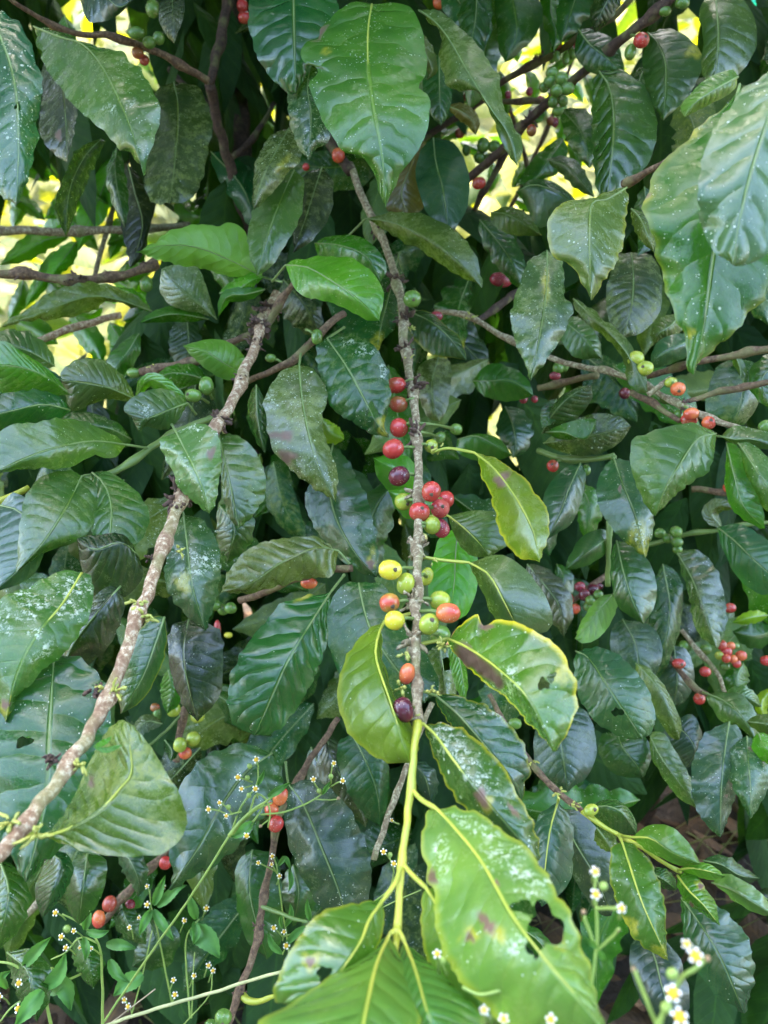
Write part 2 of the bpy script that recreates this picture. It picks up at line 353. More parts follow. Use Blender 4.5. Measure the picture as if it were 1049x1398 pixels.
def stem(br, pts, r, mat=BARK_GREY, nodes=(), name='stem', seg=12, knob=1.5, lump=0.07, taper=None):
    """pts (x, y, depth); r radius at start/end in metres; nodes = list of fractions along it where the stem swells"""
    n = max(16, int(math.dist(pts[0][:2], pts[-1][:2]) / 6))
    C = catmull([(p[0], p[1], p[2] * 700) for p in pts], n); C = [P(x, y, q / 700) for x, y, q in C]
    rad = []
    for k in range(n + 1):
        f = k / n; q = r[0] + (r[1] - r[0]) * f
        for nd in nodes:
            q *= 1 + (knob - 1) * math.exp(-((f - nd) * n / 2.2) ** 2)
        rad.append(q)
    sd = pts[0][0] * 0.37
    C = [c + Vector((noise.noise(Vector((k * 0.23, sd, 1))), noise.noise(Vector((k * 0.23, sd, 2))), noise.noise(Vector((k * 0.23, sd, 3))))) * rad[k] * 0.5 for k, c in enumerate(C)]
    V, F = tube_geo(C, rad, seg)
    V = [v + (v - C[min(n, i // seg)]) * (lump * 2 * noise.noise(v * 160) + lump * noise.noise(v * 420)) for i, v in enumerate(V)]
    return mesh_from(name, V, F, mat, br), C, rad
def scales(par, at, r, n=7, mat=SCALE_M, name='bract_cluster', length=2.8, seed=0):
    """dry crumpled stubs and scales standing round a node"""
    rs = random.Random(seed + int(at.x * 9999)); V, F = [], []
    n = int(n * 1.6)
    for k in range(n):
        dr = Vector((rs.uniform(-1, 1), rs.uniform(-0.9, 0.5), rs.uniform(-0.7, 1))).normalized()
        l = r * length * rs.uniform(0.25, 0.95) * (0.75 if mat is SCALE_M else 1); th = r * rs.uniform(.14, .30) * (1 if mat is SCALE_M else 1.15)
        pts = [at + dr * r * 0.55]; q = dr.copy()
        for s in range(4):
            q = (q + Vector((rs.uniform(-1, 1), rs.uniform(-1, 1), rs.uniform(-1, 1))) * .42).normalized(); pts.append(pts[-1] + q * l * .25)
        ex = rs.uniform(.5, 1.3)
        v, f = tube_geo(pts, [th, th * ex, th * rs.uniform(.7, 1.3), th * rs.uniform(.6, 1.4), th * rs.uniform(.2, .9)], 6)
        v = [p + Vector((rs.uniform(-1, 1), rs.uniform(-1, 1), rs.uniform(-1, 1))) * th * .25 for p in v]
        F += [tuple(q_ + len(V) for q_ in ff) for ff in f]; V += v
    return mesh_from(name, V, F, mat, par)

# ------------------------------------------------------------------ cherries
CHP = []
def cherry(br, x, y, rx, ry=None, kind='red', ang=0.0, d=None, stalk=None, scar=None, tilt=0.0):
    """rx, ry photo half sizes; ang turns the long axis; stalk = (x, y, d) where it leaves the branch; scar = angle of the visible tip scar"""
    ry = ry or rx
    if d is None: d = 7.0 / max(rx, ry)
    CHP.append((x, y, d))
    k = mpp(d); a, b = rx * k, ry * k; c_ = min(a, b) * 0.97
    ca, sa = math.cos(math.radians(ang)), math.sin(math.radians(ang))
    e1 = RGT * ca - UPV * sa; e2 = RGT * sa + UPV * ca
    ctr = P(x, y, d); V, F = [], []
    nu, nv = 22, 14
    for j in range(nv + 1):
        th = math.pi * j / nv
        for i in range(nu):
            ph = 2 * math.pi * i / nu
            sx, sy, sz = math.cos(th), math.sin(th) * math.cos(ph), math.sin(th) * math.sin(ph)
            q = 1 - 0.035 * abs(sx) ** 6 + 0.035 * noise.noise(Vector((sx * 1.6 + x, sy * 2 + y, sz * 2)))
            V.append(ctr + e1 * (sx * a * q) + e2 * (sy * b * q) + FWD * (sz * c_ * q))
    for j in range(nv):
        for i in range(nu):
            F.append((j * nu + i, j * nu + (i + 1) % nu, (j + 1) * nu + (i + 1) % nu, (j + 1) * nu + i))
    o = mesh_from('coffee_cherry', V, F, CH[kind], br, origin=ctr)
    if scar is not None:
        sx_, sy_ = math.cos(math.radians(scar[0])) * scar[1], -math.sin(math.radians(scar[0])) * scar[1]
        dr = (RGT * sx_ + UPV * sy_ - FWD * math.sqrt(max(0.02, 1 - scar[1] ** 2))).normalized()
        l1, l2, l3 = dr.dot(e1), dr.dot(e2), dr.dot(FWD)
        sp = ctr + dr / math.sqrt((l1 / a) ** 2 + (l2 / b) ** 2 + (l3 / c_) ** 2)
        t1 = dr.orthogonal().normalized(); t2 = dr.cross(t1); Vs, Fs = [], []
        for r_, h in ((1.0, -0.15), (0.85, 0.22), (0.45, 0.12), (0.01, 0.05)):
            for i in range(12):
                w = 2 * math.pi * i / 12; rr = 0.0013 * r_ * (1 + 0.12 * math.sin(3 * w + x))
                Vs.append(sp + t1 * math.cos(w) * rr + t2 * math.sin(w) * rr + dr * h * 0.0013)
        for j in range(3):
            for i in range(12): Fs.append((j * 12 + i, j * 12 + (i + 1) % 12, (j + 1) * 12 + (i + 1) % 12, (j + 1) * 12 + i))
        mesh_from('tip_scar', Vs, Fs, TIPM, o)
    if stalk:
        s0 = P(*stalk); e = s0 + (ctr - s0) * (1 - 0.75 * min(a, b) / max(1e-4, (ctr - s0).length))
        m_ = (s0 + e) / 2 + Vector((0, 0, 0.001))
        v, f = tube_geo([s0, m_, e], [0.0013, 0.0010, 0.0014], 7); mesh_from('stalk', v, f, SHOOT_DK, o)
    return o
# ================================================================== the bush, branch by branch
G = 'branches of the coffee bush'
def branch(label, at, cat='coffee branch'):
    return thing('coffee_branch', label, cat, P(*at), G)
def lerp_table(tab):
    def f(y):
        for (y0, d0), (y1, d1) in zip(tab, tab[1:]):
            if y <= y1: return d0 + (d1 - d0) * (y - y0) / (y1 - y0)
        return tab[-1][1]
    return f

# ---- 1 the fruiting branch down the middle
cen = lerp_table([(150, .84), (240, .80), (440, .68), (525, .62), (670, .52), (838, .43), (985, .385), (1100, .36), (1190, .34), (1270, .325), (1330, .31)])
b = branch('grey branch hanging down the middle, beaded with red, yellow, green and plum cherries', (478, 230, .8))
cp = [(478, 225), (500, 280), (526, 335), (545, 400), (553, 470), (563, 530), (570, 600), (572, 670), (571, 740), (569, 830), (568, 900), (569, 945), (570, 985)]
nodes_y = [318, 398, 452, 492, 545, 612, 690, 760, 830, 888, 940, 983]
st, C, rad = stem(b, [(x, y, cen(y)) for x, y in cp], (0.0037, 0.0022), BARK_GREY, [(y - 225) / 760 for y in nodes_y], knob=1.5)
for i, y in enumerate(nodes_y[:10]):
    q = C[int((y - 225) / 760 * (len(C) - 1))]
    scales(st, q, 0.0056 if i < 6 else 0.0042, 12 if i in (1, 2, 4) else 7, SCALE_M if i < 6 else BARK_GREY, seed=i)
for (x, y, n) in ((560, 447, 6), (558, 492, 4), (606, 882, 5), (553, 890, 4), (548, 938, 4), (592, 945, 4), (590, 765, 3), (600, 612, 5)):
    scales(st, P(x, y, cen(y) - .002), 0.0026, n, BUD_M, 'flower_bud', 2.3, seed=x)
sh, C2, rad2 = stem(b, [(570, 983, .385), (566, 1020, .375), (561, 1075, .365), (555, 1130, .352), (549, 1178, .342), (545, 1225, .333), (543, 1268, .326)], (0.0019, 0.00145), SHOOT, [0.02, 0.32, 0.68, 1.0], name='green_shoot', knob=1.3, lump=.03)
tip, _, _ = stem(b, [(543, 1266, .326), (541, 1295, .322), (539, 1318, .318)], (0.0014, 0.0009), SHOOT, [0.15, .9], name='shoot_tip', knob=1.3, lump=.03)
sc = lambda y: (570, y, cen(y))
for a in [
 (541, 526, 11.5, 14, 'red', 80, .615, None), (544, 552, 11.5, 13, 'rust', 100, .605, None), (545, 584, 13, 13.5, 'red', 0, .585, None),
 (537, 613, 14, 15, 'red', 60, .555, None), (545, 650, 14, 15, 'plum', 60, .53, None), (551, 685, 12.5, 12, 'lime', 0, .525, (30, .55)),
 (589, 671, 13.5, 14.5, 'red', 20, .50, (95, .35)), (601, 694, 13.5, 13, 'pink', 30, .515, (-45, .3)), (609, 682, 12, 12, 'red', 0, .535, None),
 (573, 699, 15, 13.5, 'red', 10, .50, (-60, .5)), (590, 717, 12, 12.5, 'lime', 0, .50, None), (602, 721, 12, 14, 'wine', -30, .515, None),
 (533, 778, 17, 14, 'yellow', 5, .44, (-10, .5)), (554, 797, 12.5, 15.5, 'lime', 15, .445, None), (583, 787, 9, 13, 'lime', 15, .49, None),
 (532, 823, 14.5, 13.5, 'blush', -20, .435, (40, .45)), (539, 847, 14.5, 13.5, 'yellow', 15, .42, None),
 (601, 820, 15, 13.5, 'lime', 15, .445, None), (612, 837, 17.5, 14, 'orange', 0, .415, None), (586, 852, 14, 15, 'lime', 30, .415, (-65, .6)), (601, 866, 15, 13, 'green', 0, .45, None),
 (556, 920, 11, 15, 'orange', 15, .40, None), (551, 969, 14.5, 18, 'plum', -15, .38, (150, .75)),
 (563, 408, 13, 12, 'green', 0, .66, (70, .4)), (589, 609, 9.5, 9.5, 'lime', 0, .57, (70, .3)), (623, 586, 9, 8, 'green', 0, .62, None),
 (600, 598, 8, 10, 'green', 40, .66, None)]:
    x, y, rx, ry, kd, an, dd, scr = a
    xs = 552 if y < 470 else (570 if y > 480 else 560)
    cherry(b, x, y, rx, ry, kd, an, dd, (xs + (4 if x > xs else -4), y - 8 if y < 600 else y - 2, cen(y)), scr)
# leaves of the middle branch
leaf(b, [(390, 362), (420, 365), (455, 385), (490, 410), (518, 438)], [(400, 355), (440, 350), (480, 353), (512, 375), (524, 405)], [(395, 378), (410, 402), (440, 410), (470, 420), (500, 437)], (.60, .55), (.012, .012), .02, 'lt', .2, .3, pet=[(372, 384, .63)])
leaf(b, [(500, 298), (540, 305), (590, 330), (630, 362), (658, 393)], [(530, 290), (575, 292), (615, 310), (645, 340), (656, 370)], [(515, 308), (550, 330), (580, 345), (610, 368), (635, 380)], (.70, .64), (.004, .016), .015, 'ol', .25, .75, pet=[(472, 326, .72)])
leaf(b, [(545, 345), (535, 390), (522, 440), (513, 486)], [(552, 380), (553, 420), (540, 448), (525, 462)], [(500, 350), (450, 385), (450, 425), (472, 455), (495, 470)], (.77, .655), (.01, .015), .01, 'bl', .3, .2, spots=[('yel', 514, 472, 9, 17)])
leaf(b, [(430, 332), (465, 335), (500, 350), (520, 385)], [(450, 322), (490, 322), (515, 340), (528, 365)], [(435, 350), (455, 372), (480, 382), (505, 390)], (.66, .63), (.01, .02), .02, 'md', .2, .3)
leaf(b, [(648, 618), (675, 640), (705, 680), (728, 725), (737, 768)], [(670, 622), (710, 648), (737, 680), (751, 710), (746, 745)], [(654, 640), (666, 668), (678, 702), (688, 738), (710, 762)], (.53, .46), (.012, .02), .015, (0.115, 0.145, 0.015), .15, .8, rim=.6, pet=[(590, 618, .56), (612, 612, .55)], spots=[('yel', 716, 770, 14, 14), ('brn', 708, 769, 11, 4), ('brn', 685, 655, 8, 12, 40)], yrib=True, fine=True)
leaf(b, [(612, 704), (635, 722), (655, 742), (668, 760)], [(640, 698), (675, 698), (698, 712), (698, 740)], [(618, 725), (630, 748), (648, 760)], (.53, .52), (.01, .01), .005, 'ol', .2, .6, pet=[(580, 705, .53)], yrib=True)
leaf(b, [(640, 768), (668, 785), (690, 825), (712, 868)], [(680, 757), (712, 772), (738, 803), (754, 838), (748, 862)], [(650, 790), (662, 815), (672, 840), (690, 862)], (.47, .45), (.012, .02), .015, 'ol', .35, .5, pet=[(575, 760, .475), (605, 765, .472)], yrib=True)
leaf(b, [(612, 872), (640, 885), (680, 913), (722, 955), (757, 1026)], [(628, 850), (650, 840), (660, 853), (690, 845), (735, 862), (770, 895), (788, 940), (783, 985)], [(612, 882), (635, 908), (664, 934), (692, 955), (720, 986), (744, 1010)], (.42, .35), (.012, .035), .022, (0.058, 0.125, 0.013), .3, .35, quilt=.4, rim=.95, pet=[(572, 880, .42), (590, 876, .42)], yrib=True, holes=[(742, 934, 8, 8, 0), (753, 925, 5, 8, 30)], spots=[('brn', 643, 900, 38, 11, 38), ('brn', 678, 928, 16, 6, 45), ('yel', 766, 924, 10, 14), ('brn', 663, 856, 10, 4), ('wht', 690, 930, 22, 20)])
leaf(b, [(625, 722), (622, 760), (620, 800), (612, 850)], [(600, 735), (590, 770), (585, 810), (595, 842)], [(645, 740), (653, 770), (650, 810), (635, 840)], (.56, .53), (.01, .01), 0, 'br', .05, .1, gloss=.25, label='bright green unspotted leaf behind the yellow and orange cherries')
leaf(b, [(722, 905), (745, 925), (765, 955), (775, 990)], 26, 28, (.50, .49), (.01, .01), .0, (0.05, 0.075, 0.04), .2, .9)
leaf(b, [(600, 880), (605, 910), (610, 955)], [(585, 890), (580, 920), (590, 945)], [(618, 885), (625, 915), (622, 950)], (.50, .48), (.01, .01), 0, 'ol', .3, .7, holes=[(611, 907, 8, 9, 0)])
leaf(b, [(615, 872), (628, 905), (636, 955)], [(612, 890), (618, 925), (628, 950)], [(627, 880), (636, 910), (639, 935)], (.46, .45), (.004, .01), 0, 'lt', .1, .3)
leaf(b, [(525, 848), (516, 870), (514, 900), (532, 955), (560, 1042)], [(500, 862), (470, 900), (461, 940), (468, 985), (490, 1017), (525, 1040)], [(521, 868), (523, 900), (533, 940), (553, 975), (571, 1015)], (.435, .37), (.02, .025), .02, (0.085, 0.15, 0.018), .1, .2, under=False, yrib=True, rim=.2, quilt=.5, pet=[(566, 836, .455), (545, 842, .45)])
leaf(b, [(490, 796), (497, 830), (508, 862), (535, 905), (580, 960)], [(470, 797), (448, 830), (447, 870), (455, 905), (475, 935), (530, 965)], [(520, 797), (540, 822), (562, 865), (590, 905), (598, 940)], (.50, .46), (.015, .01), .01, 'bl', .25, .35)
leaf(b, [(596, 950), (625, 975), (660, 1015), (700, 1065), (712, 1095)], [(630, 950), (675, 970), (710, 1005), (722, 1050)], [(605, 975), (630, 1010), (660, 1050), (690, 1080)], (.44, .42), (.012, .02), .01, 'bl', .15, .2, pet=[(570, 942, .40), (582, 945, .42)], rim=.3, spots=[('wht', 655, 968, 26, 4, 20)])
leaf(b, [(580, 990), (596, 1005), (625, 1045), (670, 1100), (714, 1150), (736, 1175)], [(605, 988), (640, 1000), (678, 1035), (705, 1080), (728, 1125), (738, 1155)], [(583, 1010), (596, 1045), (618, 1085), (650, 1125), (690, 1160)], (.385, .345), (.014, .014), .012, (0.035, 0.09, 0.02), .45, .35, rim=.45, pet=[(570, 975, .385), (573, 985, .385)], yrib=True, spots=[('wht', 612, 1012, 30, 18, 40), ('wht', 650, 1055, 40, 16, 45), ('brn', 657, 1088, 7, 14, -20), ('yel', 664, 1098, 9, 12), ('brn', 702, 1108, 12, 3, 50)])
leaf(b, [(596, 1104), (625, 1135), (660, 1180), (700, 1250), (745, 1310), (800, 1375), (850, 1440)], [(625, 1100), (665, 1117), (705, 1145), (745, 1190), (778, 1245), (800, 1305), (818, 1380)], [(581, 1112), (577, 1160), (590, 1215), (600, 1290), (640, 1350), (720, 1420)], (.345, .25), (.014, .014), .03, (0.095, 0.165, 0.065), .2, .3, quilt=.5, rim=.3, pet=[(563, 1078, .365), (576, 1092, .355)], yrib=True,
     holes=[(743, 1268, 25, 32, 15), (716, 1238, 18, 9, 12), (732, 1294, 11, 12, 0)], spots=[('brn', 666, 1262, 7, 17, -35), ('brn', 641, 1280, 6, 6), ('yel', 678, 1274, 16, 10, 20), ('yel', 641, 1276, 13, 10), ('yel', 766, 1290, 8, 9), ('wht', 605, 1170, 12, 30), ('wht', 680, 1165, 26, 20), ('wht', 720, 1205, 34, 18, 40), ('wht', 695, 1290, 22, 14), ('brn', 590, 1198, 6, 9), ('brn', 678, 1205, 5, 3), ('wht', 650, 1130, 40, 9, 25)])
leaf(b, [(582, 1212), (605, 1250), (625, 1292), (645, 1345), (670, 1400)], [(600, 1215), (645, 1240), (690, 1290), (710, 1345), (705, 1390)], [(575, 1230), (577, 1280), (590, 1330), (630, 1385)], (.325, .28), (.012, .012), .012, (0.08, 0.15, 0.03), .1, .2, rim=.3, pet=[(550, 1178, .342), (562, 1193, .335)], yrib=True)
leaf(b, [(524, 1228), (505, 1255), (490, 1290), (455, 1335), (395, 1375)], [(524, 1240), (522, 1275), (500, 1320), (450, 1365)], [(490, 1232), (440, 1245), (408, 1280), (383, 1325), (374, 1362)], (.325, .29), (.01, .01), .015, (0.05, 0.13, 0.028), .2, .2, quilt=.4, rim=.3, pet=[(549, 1178, .342), (540, 1205, .333)], yrib=True, holes=[(443, 1330, 9, 12, 0)], spots=[('brn', 424, 1313, 6, 6), ('yel', 424, 1313, 12, 12)])
leaf(b, [(532, 1276), (515, 1315), (503, 1365), (492, 1425), (485, 1480)], [(545, 1300), (560, 1330), (575, 1390), (560, 1440)], [(500, 1302), (455, 1330), (395, 1372), (350, 1400), (390, 1450)], (.322, .235), (.014, .014), .03, (0.07, 0.15, 0.045), .06, .15, quilt=.7, rim=.2, pet=[(543, 1266, .326)], yrib=True)
leaf(b, [(552, 1285), (566, 1320), (580, 1370), (600, 1440)], [(575, 1305), (610, 1322), (640, 1355), (662, 1400)], [(545, 1310), (548, 1350), (560, 1400)], (.32, .26), (.02, .006), .02, (0.05, 0.13, 0.04), .05, .1, quilt=.6, rim=.2, pet=[(543, 1266, .326)], yrib=True)

# ---- 2 side twig left of the middle with three big spotted leaves
b = branch('thin brown side twig with dust-spotted leaves left of the middle branch, one leaf holed', (470, 430, .66))
stem(b, [(470, 428, .66), (450, 442, .65), (415, 478, .64), (385, 500, .64), (340, 520, .66)], (.0030, .0026), BARK_BROWN, [.3, .6], knob=1.3)
cherry(b, 433, 460, 8, 11, 'green', 5, .635, (418, 450, .64)); cherry(b, 370, 489, 8, 6, 'green', 0, .64, (385, 495, .64))
leaf(b, [(447, 462), (470, 495), (495, 540), (515, 578), (531, 598)], [(480, 455), (510, 472), (528, 500), (533, 530), (530, 560), (524, 580)], [(432, 475), (434, 505), (443, 535), (455, 560), (478, 575), (500, 588)], (.61, .575), (.008, .01), .012, 'bl', .3, .35, holes=[(508, 561, 8, 10, -20)], pet=[(470, 447, .64)], spots=[('wht', 497, 478, 13, 9), ('wht', 473, 467, 10, 6), ('wht', 524, 506, 6, 10), ('yel', 524, 580, 8, 14)], label='dark leaf with a clean round hole near its tip')
leaf(b, [(409, 498), (413, 545), (424, 600), (440, 650), (459, 686)], [(430, 505), (447, 535), (441, 570), (445, 600), (459, 635), (461, 662)], [(385, 508), (363, 540), (364, 580), (377, 620), (405, 648), (432, 668)], (.60, .56), (.012, .012), .015, 'ol', .9, 1.0, pet=[(411, 482, .64)], spots=[('brn', 388, 595, 17, 6), ('brn', 392, 624, 11, 9), ('wht', 372, 548, 8, 15)], fine=True, label='leaf with two rusty brown blotches')
leaf(b, [(455, 606), (448, 650), (458, 705), (485, 755), (515, 788)], [(470, 620), (492, 660), (507, 700), (517, 750)], [(430, 650), (417, 680), (430, 722), (462, 760), (490, 780)], (.62, .57), (.01, .01), .01, 'bl', .2, .25, spots=[('brn', 506, 770, 5, 6), ('yel', 508, 763, 6, 12)])
leaf(b, [(350, 525), (352, 570), (362, 620)], 12, 14, (.63, .62), (.01, .02), 0, 'dk', .3, .2)
leaf(b, [(470, 600), (450, 590), (440, 570)], 14, 14, (.66, .65), (.01, .01), 0, 'yl', .1, .3, rib=False)

# ---- 3 the pale bare stem on the left
lef = lerp_table([(380, .68), (440, .66), (520, .60), (670, .50), (830, .43), (930, .40), (1040, .36), (1160, .325), (1200, .31)])
b = branch('thick pale lichen-mottled bare stem slanting down the left side, with stubs and dry bracts', (375, 405, .67))
lp = [(378, 400), (362, 430), (345, 480), (318, 545), (285, 600), (250, 672), (232, 720), (205, 800), (185, 850), (160, 925), (130, 985), (100, 1035), (50, 1105), (0, 1165), (-40, 1205)]
nf = lambda y: (y - 400) / 805
st, C, rad = stem(b, [(x, y, lef(y)) for x, y in lp], (.0040, .0029), BARK_PALE, [nf(y) for y in (440, 520, 582, 680, 740, 832, 935, 1028, 1110)], knob=1.42)
cl = lambda y: C[max(0, min(len(C) - 1, int(nf(y) * len(C))))]
for y, n, r in ((425, 20, .0062), (447, 20, .006), (470, 9, .0045), (520, 7, .004), (575, 10, .0045), (600, 8, .004), (680, 18, .006), (697, 8, .004)):
    scales(st, cl(y), r, n, SCALE_M, seed=y)
for x, y, n, m, r in ((128, 942, 7, SCALE_M, .0030), (75, 1035, 9, SCALE_M, .0030), (205, 762, 8, SCALE_M, .003), (190, 825, 8, BUD_M, .003), (198, 840, 7, BUD_M, .003), (158, 945, 7, BUD_M, .003), (142, 940, 5, BUD_M, .0025), (245, 750, 5, BUD_M, .0024), (108, 1045, 7, BUD_M, .0026), (48, 1140, 6, BUD_M, .003), (15, 1122, 6, BUD_M, .0028)):
    scales(st, P(x, y, lef(y) - .002), r, n, m, 'flower_bud' if m is BUD_M else 'bract_cluster', 2.6, seed=x + y)
leaf(b, [(241, 590), (258, 625), (275, 662), (287, 702)], [(270, 578), (296, 590), (302, 620), (300, 655), (294, 688)], [(219, 600), (225, 625), (236, 645), (246, 668), (268, 688)], (.50, .475), (.012, .014), .012, (0.07, 0.13, 0.045), .3, .55, spots=[('brn', 288, 619, 5, 8, 30), ('wht', 262, 585, 18, 6)], pet=[(235, 580, .56)])
leaf(b, [(299, 592), (306, 625), (316, 670), (326, 722)], [(325, 595), (350, 618), (363, 650), (360, 680), (345, 705)], [(298, 620), (303, 660), (310, 700)], (.565, .54), (.012, .006), .01, (0.03, 0.075, 0.025), .2, .55, holes=[(337, 684, 2.2, 1.6)], pet=[(292, 590, .58)])
leaf(b, [(251, 702), (256, 745), (263, 800), (281, 862)], [(280, 712), (298, 745), (301, 785), (292, 830)], [(232, 740), (225, 785), (232, 812), (255, 840)], (.50, .47), (.014, .01), .012, (0.022, 0.07, 0.03), .5, .4, spots=[('wht', 278, 768, 22, 16), ('yel', 250, 795, 10, 14)], pet=[(244, 690, .50)])
leaf(b, [(62, 1142), (95, 1131), (135, 1107), (165, 1075), (180, 1050), (172, 985)], [(80, 1120), (100, 1090), (120, 1045), (145, 1000), (160, 985)], [(85, 1152), (140, 1167), (215, 1167), (250, 1140), (252, 1100), (225, 1050), (195, 1005)], (.345, .36, .37), (.03, -.004), .008, (0.070, 0.115, 0.010), .1, 1.6, yrib=True, quilt=.4, pet=[(36, 1138, .335)], spots=[('brn', 125, 1068, 3, 9)], fine=True, label='velvety yellow-green leaf on a thick yellow stalk')
leaf(b, [(300, 400), (325, 395), (345, 382), (362, 378)], 14, 12, (.66, .65), (.01, .01), .01, 'lt', .2, .4)
leaf(b, [(362, 395), (335, 402), (310, 405), (298, 432)], 10, 10, (.655, .65), (.01, .0), .01, 'md', .2, .4)
leaf(b, [(330, 510), (305, 495), (280, 480), (250, 472)], [(315, 520), (290, 510), (268, 492)], [(335, 490), (315, 468), (285, 463)], (.64, .63), (.006, .01), .01, (0.05, 0.14, 0.03), .1, .1)
for x, y in ((165, 1020), (150, 1008)): leaf(b, [(128, 1020), (145, y + 4), (x + 3, y - 3)], 4, 4, (.362, .36), col='lt', rib=False)

# ---- 4 the leafy shoot at the left edge
b = branch('green shoot at the left edge bearing a fan of leaves and two green cherries', (300, 560, .62))
stem(b, [(300, 565, .62), (255, 585, .605), (215, 605, .59), (165, 640, .57), (118, 655, .56)], (.0026, .0022), SHOOT_DK, [.35, .65, .95], knob=1.5, lump=.05)
stem(b, [(40, 665, .55), (0, 685, .54), (-60, 715, .53)], (.002, .0024), SHOOT, [.5])
cherry(b, 282, 527, 10.5, 13, 'green', 5, .60, (290, 545, .61)); cherry(b, 264, 540, 12, 9.5, 'green', 5, .595, (285, 550, .61), (190, .6))
cherry(b, 183, 509, 10, 7, 'green', 0, .68, (200, 512, .68))
leaf(b, [(185, 545), (150, 530), (115, 522), (84, 520)], [(170, 515), (140, 492), (110, 490), (85, 505)], [(175, 548), (150, 545), (125, 552), (98, 560)], (.60, .575), (.008, .012), .012, 'ol', .25, .55, fine=True)
leaf(b, [(256, 550), (230, 560), (200, 572), (180, 570)], [(235, 533), (205, 532), (178, 545), (169, 560)], [(245, 572), (225, 587), (200, 582), (190, 588)], (.575, .56), (.008, .008), .012, (0.035, 0.085, 0.03), .2, .5, spots=[('wht', 198, 560, 10, 10)], pet=[(268, 566, .59)])
leaf(b, [(172, 607), (130, 602), (90, 608), (50, 620), (-20, 650)], [(150, 590), (100, 572), (55, 575), (0, 590)], [(155, 625), (125, 622), (85, 640), (30, 640)], (.565, .50), (.008, .010), .02, (0.04, 0.085, 0.026), .2, .5, pet=[(205, 612, .585)], yrib=False)
leaf(b, [(180, 600), (150, 585), (110, 578), (85, 570)], [(165, 580), (130, 565), (100, 562)], [(170, 612), (130, 605), (100, 590)], (.60, .59), (.01, .01), .01, 'dk', .15, .3)
leaf(b, [(112, 650), (92, 690), (60, 740), (22, 782)], [(95, 642), (55, 652), (32, 685), (26, 735)], [(130, 660), (133, 700), (112, 735), (60, 755)], (.535, .49), (.012, .012), .014, (0.028, 0.08, 0.022), .15, .35, pet=[(140, 645, .56)])
leaf(b, [(126, 645), (142, 660), (152, 690), (149, 740), (145, 786)], [(150, 645), (185, 670), (205, 705), (190, 740), (165, 760)], [(122, 665), (130, 690), (120, 705), (130, 740), (140, 768)], (.545, .50), (.012, .006), .012, (0.024, 0.075, 0.022), .15, .4, yrib=False)
leaf(b, [(96, 560), (60, 552), (20, 560), (-40, 575)], [(80, 540), (40, 532), (0, 540)], [(80, 572), (40, 578), (0, 588)], (.56, .52), (.006, .012), .012, 'bl', .2, .15)
leaf(b, [(98, 540), (60, 512), (20, 500), (-20, 498)], [(70, 508), (30, 480), (0, 465)], [(85, 540), (45, 540), (0, 535)], (.575, .54), (.004, .012), .01, 'md', .2, .3)
leaf(b, [(90, 520), (60, 515), (30, 530), (-30, 540)], [(60, 500), (20, 490), (-10, 500)], [(70, 535), (30, 550), (0, 560)], (.60, .58), (.004, .012), .01, 'bl', .2, .2)
leaf(b, [(75, 500), (45, 482), (10, 470), (-30, 468)], 22, 24, (.62, .60), (.004, .012), .01, (0.03, 0.07, 0.035), .2, .3)
leaf(b, [(170, 655), (150, 680), (165, 720), (180, 740)], 18, 18, (.58, .58), (.01, .01), .01, 'dk', .1, .2)
leaf(b, [(0, 690), (30, 700), (60, 740), (-10, 810)], [(20, 672), (58, 700), (62, 750), (40, 790)], [(-20, 700), (-30, 760)], (.53, .50), (.01, .01), .01, (0.02, 0.07, 0.05), .08, .1)
leaf(b, [(185, 545), (205, 518), (245, 540), (256, 556)], 10, 10, (.61, .6), (.0, .01), .01, 'lt', .2, .2, rib=False)

# ---- 5 lower left corner: big glossy leaves
b = branch('shaded shoot in the lower left corner with very large glossy blue-green leaves', (-60, 860, .5))
stem(b, [(-60, 780, .52), (-20, 900, .50), (40, 905, .48), (90, 885, .48), (140, 770, .50)], (.003, .0026), BARK_BROWN, [.4])
leaf(b, [(112, 782), (85, 825), (50, 868), (22, 925), (8, 986)], [(128, 795), (122, 840), (100, 880), (60, 915), (28, 950)], [(85, 780), (40, 800), (0, 820), (-40, 870), (-20, 940)], (.46, .41), (.012, .012), .015, (0.04, 0.095, 0.035), .3, .35, spots=[('wht', 40, 825, 22, 24), ('wht', 95, 800, 30, 14), ('wht', 48, 865, 10, 8), ('wht', 100, 830, 20, 20), ('brn', 8, 962, 6, 6), ('yel', 7, 975, 8, 14), ('wht', 5, 850, 12, 20), ('wht', 60, 890, 20, 8, -40)], yrib=True, fine=True)
leaf(b, [(75, 895), (72, 930), (68, 1000), (64, 1080), (50, 1150), (35, 1205)], [(110, 900), (148, 940), (150, 1000), (140, 1070), (110, 1130), (70, 1170)], [(30, 905), (-30, 940), (-60, 1010), (-40, 1090), (0, 1150)], (.44, .38), (.014, .014), .012, (0.012, 0.06, 0.026), .3, .12, quilt=.8, holes=[(32, 1013, 12, 7, -15)], yrib=False, fine=True)
leaf(b, [(165, 800), (130, 840), (100, 880), (72, 932)], [(170, 830), (150, 880), (110, 915), (85, 930)], [(140, 805), (105, 840), (80, 890)], (.48, .47), (.012, .012), .01, 'vd', .1, .2)
leaf(b, [(190, 760), (165, 740), (130, 750), (105, 735)], [(195, 790), (160, 820), (120, 800)], [(170, 730), (130, 730)], (.49, .48), (.01, .01), .01, 'vd', .1, .2)
leaf(b, [(225, 842), (212, 880), (195, 925), (165, 975)], [(205, 845), (170, 890), (160, 935)], [(228, 870), (222, 905), (200, 950)], (.45, .44), (.01, .01), .005, (0.03, 0.09, 0.035), .1, .2, rim=.25)
